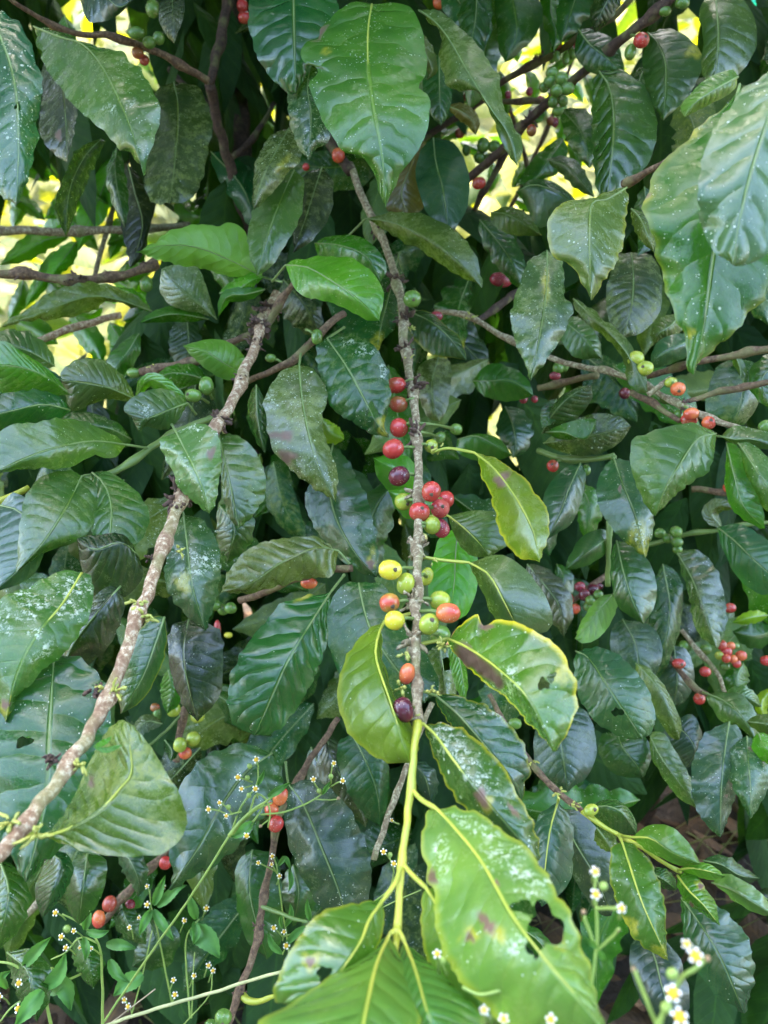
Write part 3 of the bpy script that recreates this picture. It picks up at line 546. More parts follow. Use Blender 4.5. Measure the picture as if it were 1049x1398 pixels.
leaf(b, [(60, 1160), (85, 1180), (70, 1225), (58, 1252)], [(90, 1165), (100, 1190), (85, 1225)], [(60, 1180), (48, 1210), (52, 1240)], (.44, .42), (.01, .01), .01, 'bl', .15, .1)
leaf(b, [(120, 1165), (115, 1200), (108, 1262)], [(145, 1175), (140, 1220), (122, 1250)], [(95, 1180), (88, 1215), (98, 1250)], (.47, .46), (.01, .01), .01, 'dk', .15, .1)
leaf(b, [(0, 1175), (12, 1220), (-5, 1300)], 30, 30, (.42, .40), (.01, .01), .01, 'dk', .3, .2)
leaf(b, [(10, 1300), (40, 1330), (50, 1395)], 30, 26, (.50, .48), (.01, .01), .01, 'dk', .15, .2)

# ---- 6 shaded leaves below the silvery one, centre left
b = branch('shaded inner shoot with a broad round dark leaf left of the hanging branch', (470, 770, .56))
stem(b, [(480, 775, .56), (430, 780, .57), (380, 800, .60), (330, 820, .64)], (.0026, .003), BARK_BROWN, [.4])
leaf(b, [(452, 808), (425, 850), (395, 900), (372, 950), (348, 1004)], [(452, 840), (443, 890), (425, 935), (400, 975), (370, 1002)], [(420, 812), (385, 825), (350, 862), (322, 905), (310, 950), (320, 990)], (.52, .48), (.012, .014), .02, (0.012, 0.072, 0.024), .12, .05, quilt=.75, pet=[(470, 785, .55)], spots=[('yel', 415, 815, 14, 3, -25)], fine=True, label='broad rounded dark leaf, clean and glossy')
leaf(b, [(462, 752), (430, 748), (385, 768), (345, 795), (302, 809)], [(430, 732), (385, 735), (340, 748), (312, 780)], [(455, 785), (420, 790), (380, 800), (340, 810)], (.56, .54), (.012, .012), .012, (0.085, 0.115, 0.055), .15, .8, quilt=1.0, pet=[(478, 770, .56)], fine=True, label='silvery dusty leaf with folded ripples, its sheen put into a paler colour')  # lighter leaf colour stands in for the silver sheen
for a in ((418, 784, 8, 5, 'orange', 0, .60), (422, 796, 12, 8, 'orange', 0, .62), (430, 782, 8, 6, 'yellow', 0, .61)): cherry(b, *a)
leaf(b, [(258, 845), (250, 890), (258, 940), (270, 985)], [(300, 860), (305, 900), (300, 950)], [(232, 860), (232, 910), (248, 960)], (.58, .56), (.01, .01), .01, 'vd', .2, .2)
leaf(b, [(300, 690), (320, 720), (310, 770)], 28, 26, (.60, .60), (.01, .01), .01, 'dk', .2, .2)
leaf(b, [(540, 660), (515, 690), (500, 740), (520, 790)], 30, 26, (.66, .65), (.01, .01), .01, 'dk', .1, .3)
leaf(b, [(575, 650), (540, 640), (510, 625)], [(560, 670), (535, 672), (515, 650)], [(560, 625), (535, 620)], (.62, .60), (.01, .01), .005, 'br', .05, .1, rib=True)
leaf(b, [(610, 690), (570, 690), (530, 670)], 22, 22, (.60, .60), (.01, .01), .005, 'br', .05, .1)
# ---- 7 top left
b = branch('brown twig across the top left corner with small green cherries and a drooping white-flecked leaf', (30, -10, .62))
stem(b, [(10, -5, .62), (50, 22, .64), (100, 45, .66), (150, 50, .68), (200, 65, .70), (250, 90, .72), (285, 110, .74)], (.0016, .0034), BARK_BROWN, [.25, .55, .85], knob=1.5)
for a in ((186, 45, 8, 12, 'green', 85, .68), (204, 58, 9, 8, 'green', 0, .69), (217, 52, 8, 9, 'green', 0, .70), (188, 72, 8, 8, 'rust', 0, .70), (197, 82, 7, 7, 'rust', 0, .71), (209, 12, 10, 12, 'green', 0, .71)): cherry(b, *a)
leaf(b, [(46, 36), (80, 50), (112, 60), (138, 88), (160, 130), (182, 185), (196, 240)], [(70, 40), (120, 62), (160, 70), (178, 85), (195, 97), (214, 135), (219, 168), (206, 205)], [(48, 50), (60, 85), (90, 130), (130, 170), (155, 195), (185, 215)], (.60, .50), (.008, .016), .02, (0.04, 0.095, 0.022), .4, .6, fine=True, spots=[('wht', 150, 148, 10, 7), ('wht', 178, 140, 8, 6)], label='drooping mid-green leaf flecked with white')
leaf(b, [(238, 112), (243, 150), (240, 210), (232, 278)], [(270, 118), (286, 150), (287, 195), (272, 255), (255, 275)], [(212, 125), (204, 160), (200, 210), (200, 260), (215, 280)], (.74, .68), (.012, .012), .01, (0.024, 0.05, 0.022), .25, 1.1, fine=True, label='dark leaf mottled with yellowish film')
leaf(b, [(72, 70), (84, 110), (90, 160), (92, 222)], [(95, 100), (105, 140), (104, 165), (98, 200)], [(58, 95), (57, 130), (55, 180), (68, 205)], (.68, .64), (-.006, .012), .01, (0.03, 0.04, 0.045), .2, .5, spots=[('brn', 80, 185, 4, 7)])
leaf(b, [(138, 190), (115, 215), (95, 260), (90, 325)], [(143, 195), (128, 230), (110, 270), (97, 308)], [(105, 205), (88, 240), (75, 275), (80, 300)], (.72, .68), (.02, -.015), .01, 'vd', .1, .3)
leaf(b, [(160, 200), (158, 240), (165, 280), (171, 312)], 14, 13, (.74, .72), (.01, .01), .01, 'dk', .1, .3)
leaf(b, [(175, 225), (185, 265), (195, 310), (178, 366)], [(195, 245), (212, 280), (205, 310), (195, 350)], [(168, 250), (165, 300), (172, 340)], (.80, .76), (.01, .01), .01, (0.008, 0.016, 0.01), .05, .2)
leaf(b, [(110, 0), (140, -6), (165, 10), (190, -10)], [(120, -20), (160, -25)], [(120, 28), (140, 30), (165, 18)], (.60, .58), (.01, .01), .01, (0.02, 0.05, 0.05), .3, .2)
leaf(b, [(236, -10), (236, 20), (238, 60)], [(252, 0), (250, 25), (243, 45)], [(220, 0), (217, 25), (225, 45)], (.66, .64), (-.008, .012), .01, (0.03, 0.045, 0.05), .3, .4)
leaf(b, [(88, 20), (95, 45), (100, 75)], [(103, 40), (103, 62)], [(72, 50), (85, 80)], (.70, .70), (.01, .01), .0, 'md', .2, .3)

b = branch('foreground shoot at the left edge holding one big blue-green leaf sprinkled with white dots', (-60, -20, .45))
stem(b, [(-70, -40, .47), (-40, 0, .45), (-20, 8, .44)], (.002, .0018), SHOOT_DK, [.5])
leaf(b, [(-22, 10), (5, 60), (22, 120), (26, 200), (22, 281)], [(3, 17), (30, 35), (48, 75), (57, 120), (55, 165), (48, 210), (35, 250)], [(-50, 60), (-60, 130), (-45, 200), (-10, 255)], (.44, .40), (.012, .01), .012, (0.018, 0.075, 0.045), .75, .3, holes=[(24, 146, 4, 5, 0)], label='big blue-green leaf sprinkled with white dots, one small hole')

# ---- 8 the upright stem, and two bare horizontal twigs at the left
b = thing('coffee_bush', 'dark upright coffee stem forking behind the leaves, top left of the middle', 'coffee bush', P(345, 330, .95))
stem(b, [(350, 700, 1.0), (345, 480, .96), (343, 330, .92), (322, 255, .88), (300, 180, .84), (287, 115, .80)], (.010, .0045), BARK_DARK, [.45, .7, .98], name='trunk', knob=1.25)
stem(b, [(287, 115, .80), (300, 60, .82), (312, 0, .84), (316, -60, .86)], (.0042, .006), BARK_DARK, [.3, .7], name='limb', knob=1.25)
stem(b, [(300, 180, .85), (278, 140, .9), (240, 105, .95), (215, 70, 1.0)], (.0045, .003), BARK_DARK, [.4], name='limb')
stem(b, [(318, 215, .87), (345, 190, .9), (375, 140, .94)], (.0032, .0025), BARK_DARK, [.4], name='limb')
stem(b, [(338, 330, 1.0), (332, 200, .98), (322, 90, .97), (318, 0, .97), (318, -60, .97)], (.0115, .0085), BARK_DARK, [.3, .6], name='limb', knob=1.2)
stem(b, [(478, 235, .8), (450, 190, .83), (430, 130, .86), (400, 40, .9), (330, -20, .95)], (.0052, .007), BARK_DARK, [.2, .6], name='limb')
for a in ((331, 8, 8, 9, 'red', 0, .84), (334, 24, 9, 8, 'red', 0, .83)): cherry(b, *a)
b = branch('bare greyish twig lying level near the left edge, the upper of two', (-40, 315, .8))
stem(b, [(-50, 312, .80), (0, 314, .82), (50, 316, .84), (120, 315, .88), (190, 312, .92), (260, 309, .96)], (.0044, .0042), BARK_GREY, [.12, .5, .8])
b = branch('dark bare twig with bristly bract clusters at the left edge, under the greyish level twig', (-40, 372, .72))
st, C, rad = stem(b, [(-50, 370, .70), (0, 373, .71), (60, 378, .72), (110, 382, .73), (160, 377, .745), (215, 360, .76)], (.0038, .0038), BARK_BROWN, [.3, .55, .75, .98], knob=1.6)
for k, n in ((.3, 10), (.33, 8), (.56, 8), (.60, 7), (.76, 6), (.97, 12)): scales(st, C[int(k * (len(C) - 1))], .0042, n, SCALE_M, seed=int(k * 100))
cherry(b, 200, 388, 9, 11, 'green', 0, .76)
b = branch('slim pale bare twig sloping up to the right, below the bristly dark twig', (20, 478, .75))
stem(b, [(-40, 500, .74), (20, 478, .75), (60, 462, .76), (110, 445, .78), (165, 430, .80)], (.0036, .0034), BARK_PALE, [.3, .7], knob=1.2)
b = branch('thin brown twig rising toward the pale thick stem, a green bud on its tip', (195, 508, .68))
st, C, rad = stem(b, [(192, 508, .68), (230, 500, .675), (270, 492, .67), (310, 470, .67), (360, 450, .68)], (.0030, .0028), BARK_BROWN, [.1, .4])
scales(st, C[3], .003, 6, BUD_M, 'flower_bud', 2)
leaf(b, [(296, 436), (272, 415), (245, 392), (221, 367)], [(285, 400), (270, 365), (240, 362)], [(275, 428), (240, 420), (219, 400)], (.70, .69), (.01, .01), .01, (0.06, 0.10, 0.075), .5, .5)
leaf(b, [(285, 436), (255, 430), (225, 430), (190, 441)], [(260, 420), (230, 418), (205, 428)], [(260, 440), (230, 440), (205, 441)], (.71, .70), (.01, .01), .01, 'md', .2, .4)
leaf(b, [(208, 425), (165, 410), (120, 405), (60, 425), (2, 446)], [(190, 408), (160, 392), (125, 385), (85, 392), (45, 415)], [(185, 420), (150, 412), (125, 425), (85, 435), (40, 438)], (.74, .70), (.006, .01), .015, 'ol', .3, .75, fine=True)
leaf(b, [(205, 425), (180, 402), (160, 392)], 8, 8, (.75, .74), (.01, .01), .01, 'lt', .1, .2)
leaf(b, [(285, 520), (260, 512), (230, 510), (205, 528)], [(270, 500), (240, 497), (218, 508)], [(268, 525), (245, 530), (220, 535)], (.66, .66), (.01, .01), .005, 'md', .2, .4)
leaf(b, [(190, 455), (175, 480), (160, 500), (150, 545)], 18, 16, (.74, .74), (.01, .01), .01, 'md', .1, .2)

# ---- 9 translucent leaf above the pale stem and its neighbours
b = branch('upper left inner shoot with one bright green light-filled leaf pointing left', (372, 390, .64))
stem(b, [(362, 455, .66), (378, 420, .65), (395, 395, .64), (410, 380, .63)], (.0032, .0022), BARK_BROWN, [.5], knob=1.6)
leaf(b, [(358, 378), (320, 358), (270, 338), (225, 335), (186, 344)], [(352, 345), (335, 318), (315, 302), (300, 308), (270, 305), (232, 316), (210, 332)], [(330, 380), (290, 370), (255, 364), (220, 355)], (.66, .62), (.012, .012), .012, 'br', .05, .1, fine=True, under=True, pet=[(385, 385, .64)], label='bright green light-filled leaf with a rolled tip')
leaf(b, [(402, 232), (385, 270), (366, 320), (351, 376)], [(414, 245), (412, 290), (395, 325), (372, 362)], [(365, 260), (345, 290), (338, 325), (345, 360)], (.66, .62), (.01, .012), .012, (0.055, 0.105, 0.03), .15, .5)
leaf(b, [(395, 175), (378, 205), (358, 245), (346, 288)], [(408, 190), (412, 215), (395, 235), (370, 265)], [(370, 185), (352, 215), (345, 250)], (.64, .61), (.012, .012), .012, (0.05, 0.075, 0.045), .9, 1.0, fine=True, spots=[('yel', 385, 225, 16, 4, -50)], label='small grey-flecked leaf above the light-filled ones')
leaf(b, [(440, 228), (428, 265), (415, 305), (400, 346)], [(455, 250), (452, 290), (430, 325)], [(415, 240), (405, 280), (400, 320)], (.70, .66), (.01, .01), .01, (0.018, 0.028, 0.02), .2, .5)
leaf(b, [(415, 20), (430, 60), (450, 110)], 22, 26, (.80, .78), (.01, .01), .01, 'vd', .1, .2)

# ---- 10 hero leaf at the top middle
b = branch('shoot hanging in from the top edge with the largest glossy leaf above the fruiting branch', (510, -60, .60))
stem(b, [(512, -80, .62), (510, -40, .60), (507, -5, .585)], (.0022, .002), SHOOT_DK, [.5])
leaf(b, [(508, 6), (503, 40), (503, 90), (511, 150), (522, 215), (527, 284)], [(545, 4), (572, 24), (580, 60), (581, 95), (571, 120), (584, 128), (587, 150), (580, 185), (566, 210), (548, 238)], [(478, 4), (455, 22), (436, 40), (434, 52), (416, 58), (414, 84), (429, 90), (433, 102), (423, 116), (434, 148), (450, 180), (466, 205), (490, 212), (505, 225), (518, 258)], (.58, .52), (.012, .016), .03, (0.036, 0.115, 0.024), .4, .25, fine=True, wave=.5, quilt=.6, yrib=True, spots=[('yel', 447, 70, 6, 5), ('brn', 447, 70, 2.5, 2.5), ('brn', 438, 45, 4, 12, 30), ('wht', 558, 47, 5, 4)], label='largest glossy leaf, nibbled along its left margin')
leaf(b, [(402, -50), (401, 0), (402, 50), (404, 128)], [(450, -20), (462, 10), (455, 50), (425, 95)], [(350, -20), (340, 15), (344, 55), (362, 95), (390, 125)], (.62, .58), (.016, .016), .02, (0.014, 0.07, 0.026), .15, .1, quilt=.8, fine=True, label='glossy quilted dark leaf with few flecks')
leaf(b, [(425, 86), (420, 120), (425, 160), (421, 219)], [(445, 95), (455, 140), (450, 190), (430, 205)], [(402, 95), (393, 120), (394, 160), (405, 195)], (.60, .58), (.01, .012), .01, (0.018, 0.06, 0.035), 1.0, .5, fine=True, label='leaf peppered with white dots behind the largest one')
leaf(b, [(572, 14), (592, 28), (612, 52), (640, 100), (668, 145), (695, 185), (706, 228)], [(600, 14), (630, 38), (662, 72), (683, 112), (690, 150), (712, 190), (712, 210)], [(585, 28), (602, 45), (600, 75), (605, 105), (622, 125), (650, 124), (668, 150), (685, 195)], (.60, .54), (.012, .014), .02, (0.06, 0.09, 0.036), .3, .7, fine=True, label='dull dusty leaf arching down to the right')
leaf(b, [(566, 40), (578, 65), (590, 95), (583, 110)], 12, 12, (.62, .62), (.01, .01), .01, 'ol', .1, .4)
leaf(b, [(600, 75), (600, 110), (602, 172)], [(615, 100), (617, 135), (610, 160)], [(580, 90), (578, 130), (590, 160)], (.68, .66), (.01, .01), .01, 'bl', .1, .2)
leaf(b, [(592, 188), (595, 220), (605, 260), (612, 312)], [(620, 195), (640, 235), (638, 280), (625, 310)], [(575, 205), (568, 240), (580, 285), (600, 308)], (.72, .68), (.01, .01), .01, (0.012, 0.048, 0.034), .05, .1)
leaf(b, [(575, 190), (560, 230), (548, 265), (560, 300)], [(590, 205), (588, 240), (580, 280)], [(550, 205), (530, 245), (528, 285)], (.74, .72), (.01, .01), .01, 'bw', .05, .3)
leaf(b, [(612, 145), (630, 152), (645, 165), (650, 185)], 12, 12, (.72, .71), (.01, .01), .01, 'bw', .05, .3)
leaf(b, [(640, 150), (660, 80), (668, 20), (665, -40)], 22, 24, (.76, .74), (.01, .01), .01, 'md', .1, .3)
leaf(b, [(652, -40), (650, 20), (645, 60), (655, 100)], 22, 24, (.72, .71), (.01, .01), .01, 'dk', .1, .3)
leaf(b, [(610, -30), (625, 0), (650, 30), (660, 70)], 26, 26, (.74, .72), (.01, .01), .01, 'bl', .1, .3)
leaf(b, [(690, -40), (702, 10), (705, 50), (690, 85)], [(725, -20), (742, 20), (730, 50), (705, 75)], [(675, -20), (678, 30), (682, 70)], (.74, .72), (.01, .01), .01, 'dk', .1, .2)
leaf(b, [(755, -30), (752, 15), (760, 45), (755, 72)], 18, 16, (.76, .74), (.01, .01), .01, 'md', .1, .2)
leaf(b, [(800, -50), (785, 0), (775, 30), (765, 60)], 26, 22, (.72, .70), (.01, .01), .01, 'dk', .1, .2)

# ---- 11 right hand top: dark twigs against the bright clearing
b = branch('dark twig across the bright gap at top right, bearing bunched green cherries and one red', (930, -20, .62))
st, C, rad = stem(b, [(935, -20, .62), (905, 8, .63), (860, 45, .65), (820, 80, .68), (785, 108, .70), (750, 140, .74), (715, 170, .77), (690, 200, .80), (650, 235, .84), (600, 270, .88)], (.0036, .0046), BARK_DARK, [.12, .3, .5, .68])
scales(st, C[int(.62 * (len(C) - 1))], .0045, 10); scales(st, C[int(.32 * (len(C) - 1))], .0035, 8)
for a in ((876, 55, 11, 10, 'red', 0, .63, (862, 48, .64), (0, .3)), (861, 71, 8, 11, 'green', 10, .64), (754, 100, 9, 8, 'green', 0, .69), (767, 108, 9.5, 9, 'green', 0, .68), (751, 112, 9, 8, 'green', 0, .69), (760, 124, 9, 8.5, 'green', 0, .68), (775, 121, 10, 8.5, 'green', 0, .68), (743, 119, 7, 7, 'green', 0, .70), (755, 139, 7, 8, 'green', 0, .70), (769, 138, 7, 7.5, 'green', 0, .70), (762, 152, 8, 6, 'green', 0, .70), (726, 178, 7, 8, 'rust', 0, .75), (908, 15, 9, 7, 'green', 0, .63), (932, 4, 10, 8, 'green', 0, .62)): cherry(b, *a)
leaf(b, [(818, 97), (832, 120), (838, 160), (835, 215), (829, 268)], [(855, 98), (885, 125), (897, 165), (893, 205), (875, 235), (845, 265)], [(810, 115), (808, 160), (810, 215), (815, 260)], (.66, .62), (.012, .014), .012, (0.024, 0.072, 0.014), .15, .2, quilt=.9, fine=True, label='dark leaf with evenly ribbed side veins')
leaf(b, [(884, 44), (900, 62), (909, 95), (906, 165)], [(920, 40), (950, 60), (960, 90), (940, 130)], [(880, 60), (878, 100), (890, 140)], (.67, .64), (.012, .012), .01, (0.028, 0.06, 0.02), .1, .2, spots=[('yel', 948, 70, 10, 10)])
leaf(b, [(976, -10), (980, 30), (980, 70), (975, 115)], [(1010, -5), (1032, 30), (1030, 70), (1000, 110)], [(955, 10), (960, 60), (958, 100)], (.60, .58), (.012, .012), .01, (0.03, 0.06, 0.022), .1, .3)
leaf(b, [(790, 40), (805, 60), (830, 80), (852, 100)], [(810, 40), (838, 55), (850, 80)], [(785, 70), (800, 95), (830, 105)], (.68, .67), (.01, .01), .005, 'dk', .1, .3)
leaf(b, [(768, 150), (790, 175), (800, 200), (805, 230)], 28, 22, (.74, .72), (.01, .01), .01, 'dk', .2, .6)
leaf(b, [(845, -30), (830, 0), (820, 20), (812, 45)], 18, 18, (.66, .66), (.01, .01), .01, 'vd', .1, .2)
leaf(b, [(880, 90), (870, 120), (865, 160), (872, 200)], 24, 20, (.70, .70), (.01, .01), .01, 'dk', .3, .6)
b = branch('second dark twig at top right with small dark olive buds, running just above the other', (870, -30, .74))
st, C, rad = stem(b, [(880, -30, .70), (850, 12, .72), (800, 48, .75), (770, 65, .77), (735, 85, .79), (690, 110, .82), (640, 150, .86), (560, 200, .9)], (.0028, .0036), BARK_DARK, [.3, .5, .68])
scales(st, C[int(.47 * (len(C) - 1))], .0042, 9)
for a in ((761, 61, 7, 6, 'rust', 0, .77), (760, 77, 5, 8, 'green', 0, .77), (773, 80, 5, 9, 'green', 0, .77), (782, 73, 6, 8, 'green', 0, .77), (788, 62, 5, 5, 'wine', 0, .76)): cherry(b, *a)
b = branch('thin twig in the yellow gap at top right with small red and dark cherries', (760, 140, .9))
stem(b, [(770, 138, .86), (720, 138, .88), (680, 138, .90), (640, 132, .92), (600, 150, .95)], (.0028, .003), BARK_BROWN, [.3, .6])
stem(b, [(640, 300, .95), (660, 265, .92), (690, 210, .90), (715, 165, .88)], (.003, .003), BARK_DARK, [.3, .6])
for a in ((640, 132, 7, 7, 'red', 0, .90), (655, 135, 6, 8, 'wine', 0, .90), (643, 150, 6, 8, 'red', 0, .91), (723, 125, 5, 6, 'wine', 0, .9), (738, 135, 5, 4, 'pink', 0, .92), (694, 130, 5, 6, 'wine', 0, .9), (660, 198, 9, 10, 'green', 0, .88), (675, 200, 9, 8, 'green', 0, .88), (655, 215, 8, 8, 'green', 0, .89), (668, 217, 7, 8, 'green', 0, .89), (637, 205, 6, 8, 'green', 0, .90), (654, 250, 10, 8, 'red', -20, .84), (752, 165, 6, 6, 'rust', 0, .9), (758, 167, 5, 7, 'wine', 0, .9), (628, 182, 7, 7, 'rust', 0, .92)): cherry(b, *a)
for a in ((462, 212, 9, 10, 'orange', 0, .80), (418, 228, 5, 5, 'red', 0, .82), (599, 3, 8, 9, 'orange', 0, .80)): cherry(b, *a)
leaf(b, [(770, 190), (745, 225), (730, 245), (700, 256)], [(760, 190), (730, 215)], [(775, 210), (755, 240)], (.86, .85), (.01, .01), .01, 'md', .1, .3)
leaf(b, [(748, 218), (775, 228), (795, 250), (812, 270)], 14, 14, (.78, .76), (.01, .01), .01, (0.03, 0.06, 0.035), .1, .3)
leaf(b, [(705, 262), (730, 252), (760, 262), (790, 283)], [(725, 245), (755, 248), (782, 268)], [(715, 275), (735, 310), (760, 300)], (.72, .70), (.01, .014), .012, (0.02, 0.055, 0.028), .05, .2)
leaf(b, [(670, 290), (690, 292), (715, 305), (740, 322)], [(695, 282), (725, 296)], [(672, 305), (695, 320), (720, 322)], (.76, .74), (.01, .01), .01, 'ol', .05, .4)

# ---- 12 foreground right
b = branch('foreground shoot at the right edge with large pale-glossed leaves, the closest ones on that side', (1090, 60, .42))
stem(b, [(1130, 60, .38), (1060, 120, .41), (1010, 160, .44), (930, 210, .50), (882, 236, .53), (855, 252, .55)], (.0018, .0022), BARK_BROWN, [.55, .98], knob=1.7)
leaf(b, [(1110, 40), (1062, 130), (1030, 220), (1010, 300), (1000, 362)], [(1130, 120), (1110, 220), (1080, 310), (1040, 350)], [(1060, 85), (1000, 140), (965, 195), (953, 250), (958, 305), (978, 345)], (.36, .33), (.012, .012), .012, (0.045, 0.10, 0.065), .45, .15, quilt=.6, fine=True, label='foreground leaf coloured pale blue for its sky sheen')  # bluish sky sheen painted into the leaf colour
leaf(b, [(1010, 115), (990, 200), (980, 300), (970, 380), (962, 440), (947, 512)], [(1035, 160), (1065, 250), (1060, 350), (1046, 400), (1005, 450), (968, 480)], [(985, 150), (940, 185), (900, 225), (880, 268), (885, 310), (905, 380), (926, 440), (940, 490)], (.42, .38), (.012, .012), .02, (0.030, 0.095, 0.022), .4, .12, fine=True, quilt=.45, rim=.15, spots=[('yel', 882, 268, 8, 8), ('brn', 884, 267, 3, 3), ('yel', 946, 182, 10, 8), ('yel', 944, 454, 5, 5)], label='large clean leaf with a drip tip beside the pale foreground leaf')
leaf(b, [(1008, 105), (980, 120), (950, 140), (935, 160)], [(1000, 95), (960, 110), (930, 145)], [(1000, 125), (965, 145)], (.44, .43), (.01, .01), .005, (0.08, 0.14, 0.05), .1, .4)
leaf(b, [(856, 256), (830, 272), (808, 280), (805, 335), (807, 410)], [(858, 270), (855, 310), (848, 345), (828, 378)], [(780, 276), (752, 290), (748, 315), (755, 348), (785, 368), (800, 395)], (.52, .49), (.012, .012), .015, (0.07, 0.115, 0.04), .45, .9, fine=True, rim=.3, spots=[('wht', 855, 275, 6, 6)], label='pale dusty leaf with a drip tip')
leaf(b, [(862, 285), (875, 300), (888, 330), (893, 345)], 10, 14, (.54, .52), (.01, .01), .01, 'ol', .3, .5)

# ---- 13 right middle, the grey branch with orange cherries
b = branch('grey branch crossing the right middle, set with orange and yellow-green cherries', (590, 425, .76))
stm, C, rad = stem(b, [(595, 425, .76), (640, 432, .74), (690, 460, .72), (760, 492, .69), (820, 505, .66), (870, 520, .63), (920, 548, .60), (970, 572, .58), (1010, 585, .57)], (.0025, .0021), BARK_GREY, [.1, .25, .55, .68, .8, .9])
scales(stm, C[int(.12 * (len(C) - 1))], .003, 7, BUD_M, 'flower_bud'); scales(stm, C[int(.67 * (len(C) - 1))], .0034, 8); scales(stm, C[int(.82 * (len(C) - 1))], .0034, 7)
stem(b, [(650, 440, .74), (680, 420, .75), (705, 400, .77), (735, 385, .8)], (.0027, .0025), BARK_DARK, [.3, .6])
stem(b, [(735, 530, .74), (765, 523, .73), (815, 512, .70)], (.0028, .003), BARK_BROWN, [.3])
stem(b, [(862, 535, .62), (890, 550, .61), (928, 575, .59)], (.0024, .0018), BARK_BROWN, [.4])
stem(b, [(885, 540, .60), (900, 528, .60), (915, 516, .61)], (.0022, .0018), BARK_GREY)
stem(b, [(940, 548, .60), (980, 536, .60), (1049, 522, .58), (1090, 515, .57)], (.0018, .0024), BARK_BROWN, [.3, .5])
for a in ((868, 490, 12, 11, 'lime', -20, .61), (881, 503, 12, 10, 'lime', -15, .605, None, (190, .6)), (916, 522, 9, 7, 'lime', -20, .60), (926, 531, 10.5, 9.5, 'orange', -15, .59, (915, 520, .60), (110, .5)), (944, 565, 11, 8.5, 'orange', -10, .585, (935, 555, .59)), (941, 573, 12, 9, 'red', 0, .59), (968, 577, 9.5, 9.5, 'orange', 0, .58, (965, 570, .58), (-100, .3)), (926, 567, 7, 8, 'green', 0, .60), (910, 545, 9, 7, 'green', 0, .62), (853, 537, 8, 8, 'plum', 0, .66), (596, 432, 9, 7, 'wine', 0, .72), (762, 503, 8, 8, 'green', 0, .70), (770, 500, 7, 8, 'green', 0, .71), (758, 513, 8, 6, 'wine', 0, .70), (1047, 583, 12, 10, 'green', 0, .56), (715, 545, 6, 6, 'wine', 0, .78), (730, 545, 5, 5, 'wine', 0, .78), (684, 382, 16, 10, 'wine', 10, .85)): cherry(b, *a)
leaf(b, [(747, 342), (747, 380), (742, 430), (725, 521)], [(765, 352), (772, 378), (770, 402), (783, 420), (772, 450), (748, 490)], [(722, 355), (712, 385), (698, 420), (700, 455), (714, 490)], (.62, .57), (.010, .012), .015, (0.035, 0.075, 0.032), .7, .9, fine=True, spots=[('yel', 745, 385, 5, 22)], label='hanging leaf thickly freckled and filmed with yellow')
leaf(b, [(760, 545), (740, 585)], 12, 12, (.66, .64), col='dk', speck=.1)
leaf(b, [(978, 592), (952, 600), (925, 640), (908, 670), (895, 705)], [(950, 578), (915, 582), (882, 592), (865, 600), (860, 625), (868, 660), (882, 690)], [(976, 615), (968, 642), (945, 658), (928, 672), (908, 690)], (.56, .52), (.012, .012), .018, (0.05, 0.095, 0.035), .25, .4, fine=True, label='broad glossy leaf turned to the light at the end of the grey branch')
leaf(b, [(985, 596), (1005, 600), (1030, 600), (1070, 615)], [(1000, 582), (1030, 585), (1060, 595)], [(1000, 606), (1030, 612)], (.56, .55), (.01, .01), .006, (0.06, 0.10, 0.035), .3, .5, pet=[(975, 595, .57)])
leaf(b, [(1008, 605), (1025, 630), (1045, 660), (1080, 700)], [(1025, 605), (1055, 630), (1085, 670)], [(1012, 630), (1022, 665), (1050, 700)], (.55, .52), (.01, .01), .01, (0.045, 0.095, 0.035), .2, .4)
leaf(b, [(992, 604), (1000, 640), (1015, 690), (1045, 722)], [(1008, 610), (1018, 645), (1040, 690)], [(992, 625), (990, 660), (1000, 695), (1025, 715)], (.56, .53), (-.004, .012), .01, 'md', .1, .3)
leaf(b, [(783, 408), (805, 430), (835, 458), (858, 485), (885, 537)], [(800, 415), (830, 440), (862, 470), (880, 510)], [(785, 422), (815, 452), (845, 480), (858, 520), (870, 535)], (.64, .60), (.008, .008), .008, 'ol', .2, .7)
leaf(b, [(862, 345), (865, 380), (862, 420), (850, 462)], [(890, 350), (905, 385), (898, 430), (875, 455)], [(840, 350), (830, 385), (828, 425), (838, 455)], (.70, .67), (.01, .01), .01, (0.03, 0.05, 0.025), .3, 1.0)
leaf(b, [(768, 438), (785, 450), (800, 465), (822, 490)], [(785, 432), (805, 445), (820, 468)], [(765, 460), (780, 485), (800, 490)], (.72, .71), (.01, .01), .01, (0.05, 0.11, 0.05), .05, .2)
leaf(b, [(950, 460), (920, 475), (895, 490), (888, 505)], [(930, 455), (900, 465), (888, 490)], [(948, 480), (920, 495)], (.62, .62), (.01, .01), .01, (0.03, 0.08, 0.05), .1, .2)
leaf(b, [(930, 430), (915, 445), (900, 455), (893, 470)], 18, 16, (.64, .63), (.01, .01), .01, 'ol', .2, .5)
leaf(b, [(1010, 490), (1015, 530), (1005, 570), (985, 582)], [(1035, 500), (1035, 550), (1015, 580)], [(980, 500), (965, 540), (965, 570)], (.64, .63), (.01, .01), .01, 'dk', .3, .7)
leaf(b, [(740, 592), (755, 565), (780, 540), (808, 526)], [(745, 570), (762, 545), (790, 528)], [(758, 590), (790, 570), (808, 545)], (.66, .64), (.01, .01), .01, (0.024, 0.058, 0.022), .3, .4)
leaf(b, [(745, 590), (770, 590), (800, 600), (815, 572)], [(765, 580), (795, 572)], [(765, 600), (795, 598), (812, 588)], (.65, .64), (.006, .01), .005, 'md', .3, .4)
leaf(b, [(742, 605), (780, 600), (820, 592), (862, 582)], [(770, 580), (810, 565), (845, 568)], [(770, 618), (810, 622), (845, 605)], (.68, .66), (.006, .01), .012, (0.024, 0.05, 0.022), .5, .6)
